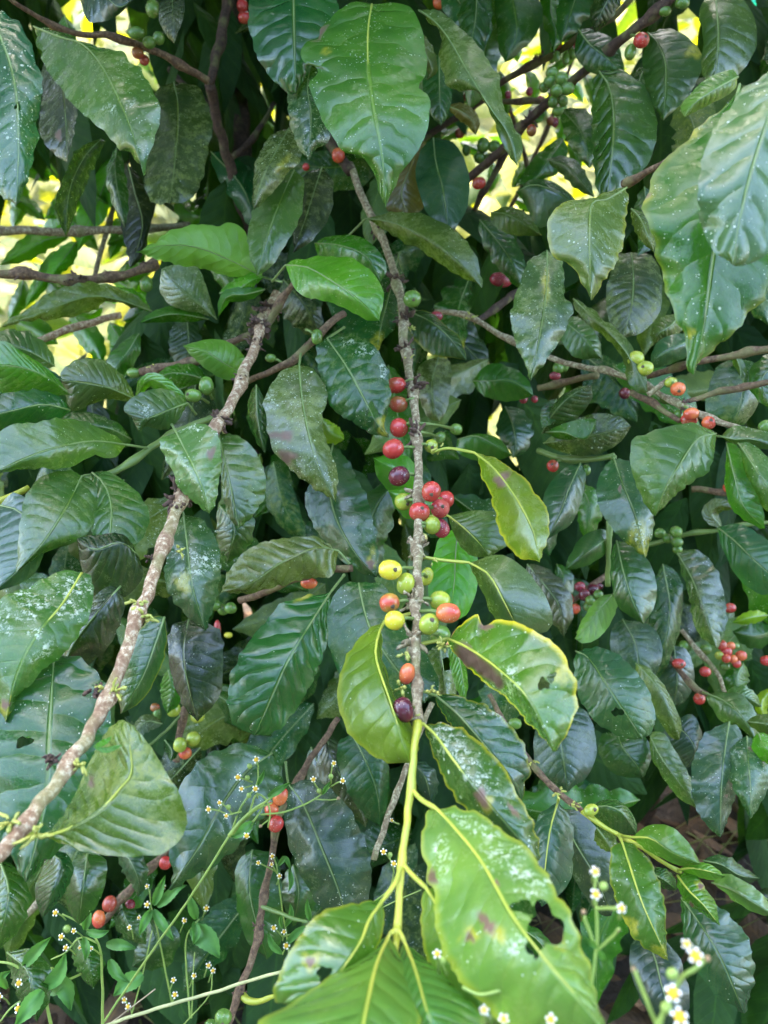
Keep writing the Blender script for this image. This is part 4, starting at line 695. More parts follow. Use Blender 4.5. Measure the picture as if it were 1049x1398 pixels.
b = branch('brown twig running level at the right edge, above the grey branch with orange cherries', (1090, 470, .60))
stem(b, [(1095, 470, .59), (1040, 478, .60), (1000, 485, .61), (950, 495, .62), (905, 508, .65), (860, 520, .68)], (.0027, .0025), BARK_BROWN, [.3, .7])
leaf(b, [(1000, 480), (1010, 500), (1010, 520), (995, 545)], 8, 10, (.63, .63), (.0, .01), .0, 'ol', .1, .3)
leaf(b, [(1075, 480), (1055, 500), (1040, 520), (1052, 560)], 22, 20, (.62, .61), (.0, .01), .0, 'dk', .1, .3)
leaf(b, [(880, 255), (885, 320), (870, 350)], 20, 18, (.66, .66), (.0, .01), .0, 'dk', .1, .3)
leaf(b, [(655, 300), (680, 330), (700, 360), (715, 400)], 20, 22, (.80, .79), (.01, .01), .01, 'dk', .1, .3)
leaf(b, [(558, 425), (590, 440), (615, 462), (637, 492)], [(585, 425), (610, 445), (628, 462)], [(560, 455), (590, 485), (620, 488)], (.70, .68), (.01, .01), .01, (0.02, 0.055, 0.016), .05, .1, rim=.2)
leaf(b, [(600, 485), (590, 520), (592, 555), (600, 575)], [(615, 495), (616, 530), (608, 565)], [(572, 500), (572, 540), (585, 570)], (.74, .72), (.01, .01), .01, (0.04, 0.055, 0.028), .1, 1.0)
leaf(b, [(645, 520), (670, 520), (700, 520), (728, 540)], [(665, 498), (700, 502), (722, 520)], [(660, 540), (690, 548), (715, 545)], (.78, .76), (.01, .01), .01, 'md', .1, .2)
leaf(b, [(690, 555), (700, 580), (705, 610), (700, 625)], 26, 24, (.82, .80), (.01, .01), .01, 'bl', .1, .2)
leaf(b, [(625, 600), (650, 595), (680, 610), (700, 622)], [(650, 592), (680, 598)], [(625, 618), (655, 630), (680, 628)], (.72, .71), (.01, .01), .01, 'md', .1, .2)

# ---- 14 right, below the grey branch
b = branch('upright shoot on the right with a yellow-blotched leaf tip and a single red cherry', (800, 625, .70))
stem(b, [(735, 615, .72), (765, 625, .70), (800, 628, .68), (838, 622, .66)], (.0026, .0024), SHOOT_DK, [.5])
stem(b, [(838, 622, .66), (840, 680, .655), (832, 730, .65), (830, 800, .66)], (.0024, .0022), SHOOT_DK, [.5])
cherry(b, 755, 636, 8.5, 8.5, 'red', 0, .68, (765, 628, .69), (-140, .4)); cherry(b, 800, 642, 7, 8, 'green', 0, .69)
leaf(b, [(793, 632), (780, 660), (765, 700), (745, 738)], [(800, 645), (795, 680), (780, 715)], [(770, 640), (745, 670), (740, 705)], (.66, .62), (.012, .012), .012, (0.014, 0.058, 0.036), .2, .1)
leaf(b, [(838, 625), (850, 660), (868, 705), (881, 762)], [(865, 635), (885, 675), (893, 715)], [(820, 645), (815, 680), (830, 715), (855, 740)], (.62, .58), (.012, .012), .012, (0.016, 0.060, 0.034), .25, .2, spots=[('yel', 872, 735, 13, 24, -15), ('wht', 874, 730, 8, 18, -15), ('brn', 846, 667, 2, 4)], fine=True, label='glossy leaf with a bleached yellow patch at its tip')
leaf(b, [(842, 738), (850, 775), (862, 815), (879, 852)], [(868, 745), (890, 775), (897, 810), (888, 838)], [(834, 760), (835, 800), (848, 832)], (.63, .60), (.012, .012), .012, (0.02, 0.07, 0.022), .1, .1)
leaf(b, [(836, 730), (815, 745), (795, 760), (772, 778)], [(820, 722), (792, 735), (778, 758)], [(832, 750), (810, 768), (790, 776)], (.66, .64), (.01, .01), .01, (0.02, 0.062, 0.026), .05, .1)
leaf(b, [(838, 810), (820, 830), (805, 850), (785, 872)], [(842, 830), (825, 865), (800, 878)], [(820, 815), (798, 840)], (.66, .65), (-.01, .01), .01, 'md', .1, .2, under=True)
leaf(b, [(925, 755), (945, 790), (962, 835), (979, 886)], [(955, 752), (982, 785), (992, 830), (990, 865)], [(930, 780), (940, 815), (950, 860)], (.72, .68), (.01, .012), .012, (0.04, 0.075, 0.035), .4, .8, fine=True)
leaf(b, [(980, 720), (1005, 740), (1030, 765), (1070, 800)], [(1010, 715), (1045, 735), (1080, 770)], [(985, 745), (1005, 785), (1040, 812)], (.66, .62), (.01, .01), .012, (0.02, 0.07, 0.05), .1, .1)
leaf(b, [(905, 770), (915, 830), (905, 890), (888, 935)], [(930, 790), (930, 850), (910, 910)], [(890, 800), (885, 860), (875, 915)], (.74, .72), (.01, .01), .01, 'bl', .3, .5)
leaf(b, [(850, 845), (868, 880), (872, 920), (865, 945)], [(890, 855), (905, 890), (890, 930)], [(835, 860), (835, 895), (848, 930)], (.72, .70), (.01, .01), .01, (0.016, 0.05, 0.036), .2, .3)
leaf(b, [(720, 770), (745, 800), (765, 830), (770, 870)], 22, 24, (.72, .70), (.01, .01), .01, (0.035, 0.05, 0.03), .2, .6)
leaf(b, [(735, 690), (745, 730), (750, 760)], 18, 18, (.74, .73), (.01, .01), .01, 'bl', .2, .2)
leaf(b, [(790, 660), (805, 690), (800, 740)], 18, 18, (.74, .73), (.01, .01), .01, 'md', .2, .3)
b = branch('deep shaded twig on the right with a bunch of plum, red and green cherries', (830, 780, .80))
stem(b, [(845, 770, .82), (815, 795, .80), (790, 815, .79), (760, 840, .80)], (.0024, .0022), BARK_BROWN, [.4])
for a in ((776, 818, 8, 8, 'red', 0, .78), (785, 831, 8, 7, 'orange', 0, .78), (798, 812, 8, 9, 'plum', 0, .78), (810, 805, 8, 8, 'plum', 0, .79), (806, 820, 7, 7, 'green', 0, .77), (817, 812, 7, 7, 'green', 0, .77), (802, 828, 6, 7, 'green', 0, .78), (792, 801, 8, 7, 'wine', 0, .79), (818, 800, 6, 5, 'plum', 0, .80), (802, 700, 7, 6, 'red', 0, .86), (790, 690, 7, 6, 'red', 0, .87), (810, 690, 7, 6, 'orange', 0, .87), (798, 682, 6, 6, 'wine', 0, .88)): cherry(b, *a)
leaf(b, [(760, 770), (770, 790), (765, 820), (775, 860)], 16, 16, (.82, .81), (.01, .01), .01, 'md', .1, .3)
b = branch('far twig at the right edge with a knot of green cherries on a slim shoot', (1060, 712, .8))
stem(b, [(1070, 712, .78), (1020, 716, .79), (970, 725, .80), (935, 730, .81), (880, 745, .84)], (.0018, .0024), SHOOT_DK, [.3, .6])
for a in ((923, 726, 9, 8, 'green', 0, .80), (925, 740, 8, 7, 'green', 0, .80), (912, 735, 7, 7, 'green', 0, .81), (925, 750, 7, 6, 'green', 0, .81), (901, 728, 8, 7, 'green', 0, .82), (996, 666, 9, 8, 'orange', 0, .74)): cherry(b, *a)
stem(b, [(1049, 675, .74), (1000, 672, .74), (945, 668, .76)], (.0028, .003), BARK_BROWN, [.5])
leaf(b, [(985, 720), (970, 700), (985, 690), (1005, 695)], 12, 10, (.79, .78), (.0, .01), .0, 'ol', .1, .4)

# ---- 15 right, red cherries
b = branch('thin twig low on the right with bright red cherries and pale blue-green leaves hanging below', (925, 905, .72))
stem(b, [(905, 885, .74), (925, 912, .72), (948, 938, .70), (965, 948, .69), (985, 958, .68)], (.0026, .0020), BARK_BROWN, [.6], knob=1.5)
stem(b, [(930, 860, .78), (955, 890, .77), (980, 920, .76), (990, 945, .76)], (.0022, .002), BARK_GREY, [.4])
for a in ((927, 906, 9.5, 7, 'red', 5, .71, None, (0, .3)), (963, 917, 8, 7, 'red', 0, .72), (955, 954, 8, 8, 'red', 0, .71), (986, 881, 7, 7, 'red', 0, .76), (992, 890, 8, 7, 'red', 0, .76), (1012, 895, 8, 7, 'orange', 0, .76), (998, 882, 6, 6, 'orange', 0, .77), (983, 895, 7, 6, 'lime', 0, .76), (992, 899, 6, 6, 'orange', 0, .75), (1001, 900, 6, 6, 'orange', 0, .75), (1006, 906, 6, 6, 'red', 0, .75), (990, 909, 7, 6, 'green', 0, .76), (1004, 882, 6, 5, 'green', 0, .78), (1046, 902, 8, 7, 'red', 0, .76), (1012, 947, 6, 6, 'red', 0, .72), (997, 830, 8, 7, 'red', 0, .80), (935, 882, 9, 8, 'green', 0, .78), (964, 887, 8, 7, 'green', 0, .78)): cherry(b, *a)
leaf(b, [(968, 948), (985, 955), (1010, 975), (1035, 1016)], [(985, 945), (1015, 950), (1033, 975)], [(965, 955), (985, 985), (1012, 995)], (.68, .65), (.01, .01), .01, (0.045, 0.10, 0.05), .05, .3, pet=[(960, 945, .69)])
leaf(b, [(990, 948), (1015, 950), (1040, 965)], 13, 12, (.69, .68), (.01, .01), .01, (0.045, 0.10, 0.045), .05, .2)
leaf(b, [(996, 985), (990, 1025), (985, 1080), (984, 1143)], [(1010, 995), (1012, 1030), (1006, 1080), (995, 1120)], [(965, 1000), (948, 1035), (944, 1080), (960, 1120)], (.62, .58), (.012, .012), .012, (0.022, 0.062, 0.05), .25, .3, fine=True, spots=[('brn', 992, 1087, 2.5, 2)])
leaf(b, [(1020, 1005), (1022, 1040), (1025, 1080), (1025, 1118)], [(1040, 1015), (1052, 1050), (1045, 1085)], [(1000, 1020), (995, 1055), (1008, 1090)], (.61, .57), (.012, .012), .01, (0.022, 0.07, 0.048), .35, .4, spots=[('wht', 1008, 1030, 6, 6), ('brn', 1028, 1022, 5, 3)])
leaf(b, [(1035, 1000), (1045, 1020), (1075, 1040)], 20, 18, (.60, .59), (.01, .01), .01, 'lt', .2, .5)
leaf(b, [(1020, 985), (1050, 990), (1080, 1010)], 14, 14, (.63, .62), (.01, .01), .01, 'ol', .2, .5)
leaf(b, [(786, 889), (805, 900), (835, 945), (862, 985), (878, 1010)], [(820, 884), (852, 900), (880, 932), (894, 970), (890, 1000)], [(784, 915), (790, 950), (812, 985), (835, 1000), (858, 1008)], (.60, .56), (.012, .012), .018, (0.02, 0.068, 0.036), .25, .25, fine=True, holes=[(843, 972, 9, 5, 0)], label='broad blue-green leaf with a ragged hole, right of the yellow-edged leaf')
leaf(b, [(868, 905), (895, 935), (915, 975), (928, 1010)], [(890, 915), (915, 950), (930, 985)], [(870, 935), (895, 975), (915, 1005)], (.66, .64), (.01, .01), .01, (0.05, 0.085, 0.03), .3, 1.1)
leaf(b, [(886, 1000), (900, 1030), (925, 1065), (957, 1106)], [(905, 1000), (925, 1030), (945, 1065), (958, 1085)], [(888, 1030), (898, 1050), (925, 1088)], (.64, .61), (.01, .01), .01, (0.055, 0.095, 0.045), .2, .7)
leaf(b, [(915, 990), (935, 1000), (950, 1025), (935, 1050)], [(945, 975), (960, 1010), (950, 1040)], [(905, 1000), (915, 1030)], (.67, .66), (.01, .01), .01, (0.02, 0.05, 0.05), .1, .2)
leaf(b, [(842, 995), (850, 1020), (870, 1045), (878, 1062)], [(875, 1000), (890, 1025), (885, 1050)], [(820, 1005), (818, 1030), (842, 1058)], (.65, .63), (.01, .01), .01, (0.018, 0.058, 0.022), .15, .2)
leaf(b, [(770, 960), (765, 1000), (770, 1040), (775, 1082)], [(800, 970), (815, 1010), (805, 1055)], [(740, 975), (730, 1010), (735, 1050)], (.64, .61), (.012, .012), .01, (0.022, 0.06, 0.052), .2, .4)
leaf(b, [(920, 880), (925, 930), (918, 965)], [(940, 890), (948, 930), (935, 958)], [(900, 900), (895, 940)], (.74, .73), (.01, .01), .01, (0.016, 0.05, 0.04), .05, .2)
leaf(b, [(1015, 905), (1005, 930), (1015, 955)], 18, 18, (.80, .79), (.01, .01), .01, 'md', .1, .3)
leaf(b, [(1049, 840), (1025, 843), (1000, 850)], 9, 9, (.80, .78), (.01, .01), .01, 'yl', .0, .1)
leaf(b, [(1060, 860), (1030, 868), (1000, 862)], 18, 18, (.84, .82), (.01, .01), .01, 'dk', .0, .1)
leaf(b, [(1055, 940), (1040, 960), (1045, 985)], 10, 10, (.80, .78), (.01, .01), .01, 'yl', .0, .1)

# ---- 16 bottom right shoot
b = branch('slim brown shoot turning yellow-green, running down to the right through the lower right corner', (670, 950, .55))
st, C, rad = stem(b, [(668, 948, .56), (695, 1000, .55), (720, 1035, .54), (755, 1075, .53), (795, 1108, .515)], (.0017, .0015), BARK_BROWN, [.2, .45, .6, .75, .9], knob=1.5)
for k in (.55, .8, .95): scales(st, C[int(k * (len(C) - 1))], .0024, 6, BUD_M, 'flower_bud')
stem(b, [(795, 1108, .515), (820, 1125, .505), (845, 1140, .50), (880, 1160, .49), (910, 1180, .48), (930, 1190, .478)], (.0014, .0011), SHOOT, [.1, .5, .98], name='green_shoot', knob=1.4, lump=.03)
cherry(b, 807, 1106, 11, 8, 'lime', -25, .505, None, (-40, .6)); cherry(b, 703, 988, 10, 8, 'green', 0, .57)
leaf(b, [(849, 1148), (858, 1175), (878, 1235), (913, 1312)], [(870, 1155), (895, 1190), (908, 1235), (910, 1275)], [(835, 1160), (833, 1195), (845, 1240), (870, 1285)], (.485, .44), (.012, .012), .012, (0.035, 0.095, 0.022), .25, .25, yrib=True, pet=[(845, 1140, .50)], rim=.25, spots=[('yel', 862, 1262, 8, 14, -40), ('yel', 905, 1300, 14, 8, 40)], fine=True, label='glossy young leaf hanging from the first fork')
leaf(b, [(862, 1143), (890, 1145), (920, 1165), (958, 1180)], [(885, 1127), (915, 1128), (940, 1150)], [(882, 1160), (905, 1172), (930, 1182)], (.485, .46), (.01, .01), .01, (0.05, 0.12, 0.025), .2, .3, yrib=True, pet=[(848, 1141, .50)])
leaf(b, [(925, 1195), (940, 1215), (960, 1235), (983, 1264)], [(945, 1190), (965, 1215), (978, 1235)], [(925, 1210), (935, 1230), (960, 1248)], (.475, .455), (.01, .01), .01, (0.05, 0.13, 0.024), .15, .25, yrib=True, spots=[('yel', 957, 1209, 9, 7), ('brn', 957, 1210, 4, 4), ('brn', 944, 1236, 3, 4)], fine=True)
leaf(b, [(926, 1188), (945, 1185), (970, 1190), (991, 1197)], [(945, 1176), (970, 1180)], [(945, 1194), (970, 1202)], (.475, .465), (.006, .006), .008, (0.06, 0.16, 0.025), .05, .1, yrib=True)
leaf(b, [(972, 1205), (1000, 1215), (1025, 1230), (1060, 1250)], [(990, 1192), (1020, 1205), (1045, 1225)], [(985, 1215), (1010, 1235), (1035, 1248)], (.50, .48), (.01, .01), .01, (0.07, 0.13, 0.05), .1, .3)
leaf(b, [(762, 1095), (752, 1130), (745, 1180), (740, 1238)], [(780, 1120), (783, 1160), (775, 1210)], [(735, 1115), (728, 1150), (725, 1200)], (.53, .50), (.012, .012), .01, (0.018, 0.06, 0.05), .25, .2, yrib=True, pet=[(764, 1083, .525)])
leaf(b, [(800, 1108), (825, 1100), (850, 1110), (870, 1140)], [(820, 1092), (850, 1096), (868, 1120)], [(810, 1125), (835, 1140)], (.52, .51), (.01, .01), .01, (0.024, 0.07, 0.022), .3, .4)
leaf(b, [(815, 1130), (830, 1150), (838, 1165)], 14, 14, (.51, .50), (.01, .01), .0, 'ol', .2, .6)
leaf(b, [(765, 1105), (785, 1150), (815, 1200), (835, 1250)], [(800, 1110), (835, 1160), (845, 1220)], [(768, 1150), (785, 1200), (815, 1245)], (.56, .55), (.012, .012), .01, (0.02, 0.04, 0.04), .15, .2)
leaf(b, [(930, 1225), (955, 1260), (985, 1310), (1016, 1384)], [(970, 1230), (1015, 1270), (1030, 1320), (1025, 1360)], [(930, 1250), (940, 1300), (975, 1355)], (.56, .52), (.012, .012), .015, (0.02, 0.065, 0.042), .1, .15, fine=True, label='large plain blue-green leaf at the very corner')
leaf(b, [(880, 1275), (895, 1310), (905, 1350), (930, 1415)], [(905, 1280), (930, 1315), (942, 1360)], [(862, 1290), (862, 1330), (885, 1380)], (.58, .54), (.012, .012), .012, (0.018, 0.04, 0.05), .05, .2)
leaf(b, [(960, 1175), (985, 1180), (1010, 1195), (1040, 1200)], 14, 14, (.58, .58), (.01, .01), .01, (0.02, 0.06, 0.04), .05, .2)
leaf(b, [(885, 1190), (905, 1200), (925, 1215)], 14, 12, (.56, .56), (.01, .01), .01, 'dk', .05, .2)
leaf(b, [(655, 1390), (690, 1375), (735, 1372), (780, 1390)], 20, 22, (.46, .45), (.01, .01), .01, 'bl', .05, .2)
leaf(b, [(690, 1262), (715, 1270), (740, 1290), (760, 1330)], 12, 16, (.50, .50), (.01, .01), .01, 'md', .05, .2)

# ---- 17 lower left middle
b = branch('knobbly brown twig rising from the bottom edge with three orange and red cherries', (318, 1400, .55))
st, C, rad = stem(b, [(310, 1410, .54), (330, 1345, .55), (350, 1290, .56), (357, 1240, .57), (370, 1180, .59), (380, 1120, .61), (405, 1070, .63), (425, 1035, .645), (462, 980, .67)], (.0024, .0025), BARK_BROWN, [.12, .3, .42, .62, .78], knob=1.5)
for k in (.12, .3, .33, .44, .62): scales(st, C[int(k * (len(C) - 1))], .0026, 6, seed=int(k * 99))
stem(b, [(357, 1238, .57), (385, 1248, .56), (420, 1260, .55)], (.0016, .0012), SHOOT_DK)
stem(b, [(330, 1358, .55), (345, 1368, .54), (375, 1360, .53)], (.0028, .0014), SHOOT)
for a in ((383, 1087, 10.5, 13, 'orange', 20, .555), (371, 1105, 10, 9.5, 'orange', 0, .555), (377, 1125, 10.5, 11.5, 'red', 30, .55), (305, 1389, 12, 11, 'green', 0, .53, None, (70, .3)), (288, 1400, 9, 8, 'green', 0, .54)): cherry(b, *a)
leaf(b, [(394, 1070), (415, 1100), (440, 1160), (462, 1215), (475, 1262)], [(430, 1065), (470, 1095), (497, 1145), (508, 1190), (500, 1235)], [(390, 1100), (395, 1150), (415, 1205), (445, 1245)], (.58, .54), (.012, .012), .015, (0.016, 0.045, 0.036), .5, .3, fine=True, pet=[(390, 1040, .60), (392, 1060, .59)], label='dark leaf dotted with white, right of the orange cherries')
leaf(b, [(372, 1028), (335, 1055), (300, 1105), (270, 1160), (230, 1215)], [(385, 1050), (382, 1085), (350, 1125), (315, 1165), (265, 1198)], [(330, 1015), (285, 1030), (250, 1065), (238, 1100), (228, 1145), (236, 1190)], (.60, .55), (.012, .012), .018, (0.016, 0.055, 0.036), .25, .2, fine=True, label='broad drooping dark leaf behind the yellow flower heads')
leaf(b, [(345, 1160), (340, 1210), (350, 1260), (365, 1310)], [(378, 1170), (385, 1220), (385, 1280)], [(325, 1175), (322, 1220), (335, 1280)], (.64, .62), (.01, .01), .01, 'dk', .1, .1)
leaf(b, [(400, 1180), (408, 1220), (400, 1265)], 26, 24, (.66, .65), (.01, .01), .01, 'dk', .1, .1)
b = branch('pale bare twig in the dark gap left of the hanging yellow-green shoot', (512, 1172, .55))
stem(b, [(510, 1174, .54), (525, 1130, .55), (545, 1075, .56), (560, 1035, .58), (590, 960, .62)], (.0022, .0020), BARK_GREY, [.4], knob=1.2)
leaf(b, [(480, 1000), (500, 1040), (515, 1080), (520, 1130)], [(515, 1000), (530, 1040), (530, 1085)], [(460, 1020), (470, 1070), (495, 1110)], (.64, .62), (.01, .01), .01, 'bl', .1, .2)
leaf(b, [(445, 1005), (460, 1050), (485, 1090), (500, 1130)], 30, 28, (.66, .64), (.01, .01), .01, 'vd', .2, .2)
leaf(b, [(425, 1020), (440, 1060), (450, 1110)], 22, 20, (.68, .67), (.01, .01), .01, (0.02, 0.05, 0.04), .1, .2)
leaf(b, [(560, 1040), (580, 1060), (590, 1100)], 16, 14, (.60, .60), (.01, .01), .01, (0.02, 0.05, 0.05), .1, .2)
b = branch('shaded twig behind the pale stem, lower left, with a clump of lime-green cherries', (245, 1010, .74))
stem(b, [(240, 1040, .74), (248, 990, .74), (258, 955, .75), (290, 900, .78)], (.0032, .003), BARK_BROWN, [.4])
stem(b, [(200, 1020, .72), (225, 1000, .73), (248, 975, .74)], (.0012, .0012), SHOOT_DK)
for a in ((237, 969, 10, 10, 'lime', 0, .72), (256, 956, 9, 9, 'lime', 0, .73), (270, 978, 10, 9, 'lime', 0, .73), (246, 1017, 9.5, 10.5, 'lime', 10, .70), (264, 1009, 10, 10, 'lime', 0, .71), (253, 1028, 9, 8.5, 'orange', 0, .705), (212, 966, 7, 6, 'rust', 0, .75), (215, 975, 6, 10, 'green', 0, .75), (315, 830, 9, 8, 'green', 0, .76), (305, 832, 8, 8, 'green', 0, .77), (293, 826, 9, 8, 'green', 0, .76), (297, 860, 5, 14, 'red', 0, .78), (312, 867, 6, 4, 'yellow', 0, .78)): cherry(b, *a)
leaf(b, [(222, 988), (200, 985), (185, 1000), (178, 1005)], 14, 10, (.72, .71), (.0, .01), .0, (0.05, 0.08, 0.06), .1, .4)
leaf(b, [(225, 1010), (235, 1025), (233, 1040)], 9, 9, (.72, .71), (.01, .01), .0, 'bl', .1, .2)
leaf(b, [(230, 915), (235, 945), (228, 975)], 16, 16, (.70, .70), (.01, .01), .0, 'md', .1, .2)
b = branch('low shaded twig near the ground, lower left, with ripe orange-brown cherries', (160, 1240, .72))
stem(b, [(140, 1260, .74), (160, 1235, .73), (190, 1200, .73), (215, 1175, .74), (250, 1140, .76)], (.0032, .003), BARK_BROWN, [.3, .6])
stem(b, [(10, 1275, .72), (35, 1250, .72), (55, 1230, .72), (90, 1200, .73)], (.0024, .0022), BARK_GREY, [.5])
for a in ((135, 1255, 9, 12, 'orange', 0, .70), (150, 1234, 10, 11, 'rust', 20, .71), (187, 1190, 8, 9, 'rust', 10, .72), (226, 1178, 9, 9, 'red', 0, .71), (178, 1235, 7, 7, 'wine', 0, .74), (92, 1268, 6, 6, 'green', 0, .70)): cherry(b, *a)
leaf(b, [(160, 1155), (178, 1175), (190, 1205), (188, 1225)], 18, 16, (.70, .69), (.01, .01), .01, (0.02, 0.06, 0.04), .1, .2)
leaf(b, [(165, 1230), (175, 1260), (200, 1290)], 20, 18, (.74, .73), (.01, .01), .01, 'dk', .3, .6)
leaf(b, [(105, 1280), (120, 1310), (128, 1350)], 22, 20, (.66, .64), (.01, .01), .01, 'dk', .2, .2)
leaf(b, [(200, 1250), (215, 1290), (180, 1320)], 30, 28, (.76, .75), (.01, .01), .01, 'dk', .3, .5)

# sunlit leaves behind the left twigs
b = branch('sun-soaked bright green leaves in the gap at the left edge, behind the bare twigs', (150, 250, 1.0))
stem(b, [(180, 200, 1.05), (150, 300, 1.0), (120, 420, .98)], (.003, .003), BARK_GREY, [.5])
for m, w, dd, cc in (([(155, 215), (140, 260), (122, 300), (105, 345)], 20, 1.0, 'br'), ([(95, 322), (60, 328), (30, 345), (0, 362)], 16, .98, 'br'), ([(105, 330), (90, 350), (75, 368), (68, 385)], 14, .96, 'br'), ([(130, 200), (118, 225), (115, 250)], 16, 1.06, 'br'),
                     ([(175, 290), (160, 330), (150, 355)], 12, 1.05, 'br'), ([(110, 250), (80, 285), (60, 300)], 14, 1.1, 'lt'), ([(290, 240), (300, 270), (295, 300)], 18, 1.0, 'br'), ([(240, 265), (260, 290), (290, 300)], 14, 1.05, 'lt'), ([(225, 150), (240, 180), (235, 190)], 14, 1.1, 'br'),
                     ([(100, 430), (130, 470), (140, 500)], 16, 1.0, 'br'), ([(20, 440), (50, 450), (80, 470)], 16, 1.05, 'br'), ([(60, 380), (80, 400), (70, 430)], 14, 1.1, 'lt'), ([(150, 440), (165, 470), (150, 500)], 14, .98, 'br')):
    leaf(b, m, w, w * 1.1, (dd, dd - .03), (.012, .012), .01, cc, .02, .05)
for k in range(26):
    a0 = R_.uniform(0, 6.28); x, y = R_.uniform(0, 215), R_.uniform(215, 470); l = R_.uniform(45, 85); dd = R_.uniform(.98, 1.3)
    leaf(b, [(x, y), (x + math.cos(a0) * l * .5 + 5, y + math.sin(a0) * l * .5 + 6), (x + math.cos(a0) * l, y + math.sin(a0) * l + 14)], R_.uniform(10, 17), R_.uniform(10, 17), (dd, dd - .02), (.012, .012), .01, R_.choice(['br', 'lt', 'br', 'md']), .02, .05)
b = branch('sunlit leaves beyond the bright gap at top right, behind the bunch of green cherries', (700, 120, 1.15))
stem(b, [(640, 20, 1.2), (690, 130, 1.15), (730, 260, 1.1)], (.003, .003), BARK_BROWN, [.5])
stem(b, [(790, 60, 1.2), (745, 180, 1.15), (690, 300, 1.1)], (.0025, .003), BARK_BROWN, [.5])
for k in range(30):
    a0 = R_.gauss(1.4, .9); x, y = R_.uniform(615, 800), R_.uniform(0, 290); l = R_.uniform(30, 62); dd = R_.uniform(1.0, 1.4)
    leaf(b, [(x, y), (x + math.cos(a0) * l * .5 + 4, y + math.sin(a0) * l * .5), (x + math.cos(a0) * l, y + math.sin(a0) * l + 5)], R_.uniform(6, 13), R_.uniform(6, 13), (dd, dd - .02), (.012, .012), .01, R_.choice(['br', 'lt', 'md', 'dk']), .02, .1)
GAPS = [(60, 300, 85, 90), (150, 290, 45, 60), (60, 420, 110, 45), (150, 60, 70, 55), (740, 130, 90, 120), (700, 60, 60, 60), (945, 30, 22, 50), (850, 30, 40, 40), (822, 385, 16, 40), (770, 260, 40, 60), (684, 400, 20, 18), (663, 568, 16, 28), (712, 590, 22, 30), (605, 462, 10, 12), (1014, 460, 12, 30), (345, 225, 10, 70), (345, 130, 8, 20),
        (345, 40, 12, 50), (250, 260, 30, 50), (640, 215, 55, 60), (720, 500, 22, 20), (790, 505, 20, 16), (990, 600, 10, 10), (600, 10, 12, 20), (440, 250, 15, 10)]
def in_gap(x, y, g=1.0): return any(((x - a) / (c * g)) ** 2 + ((y - b_) / (d * g)) ** 2 < 1 for a, b_, c, d in GAPS)
# ================================================================== little white and yellow flowers
PETAL = simple('white_petal', (0.80, 0.80, 0.74), 0.6, (0.72, 0.72, 0.64), 200, trans=0.25)
DISC = simple('yellow_disc', (0.70, 0.44, 0.012), 0.7, (0.55, 0.28, 0.008), 1500, 0.0006)
WEED = simple('weed_green', (0.10, 0.26, 0.05), 0.5, (0.07, 0.20, 0.04), 80, trans=0.2)
WEED_STEM = simple('weed_stem', (0.26, 0.36, 0.07), 0.5, (0.20, 0.30, 0.06), 80, trans=0.1)
DRYSTEM = simple('dry_straw', (0.36, 0.28, 0.16), 0.8, (0.22, 0.16, 0.09), 90)
SPENT = simple('spent_head', (0.30, 0.20, 0.10), 0.9, (0.18, 0.12, 0.06), 500, 0.0006)
def weed(label, at): return thing('wildflower_plant', label, 'wildflower', P(*at), 'small white and yellow wildflowers')
def wstem(br, pts, r=(.0011, .0007), mat=None, name='stem', nodes=()):
    o, C, rad = stem(br, pts, (r[0] * .8, r[1] * .8), mat or WEED_STEM, nodes, name=name, seg=7, knob=1.4, lump=.03); return o
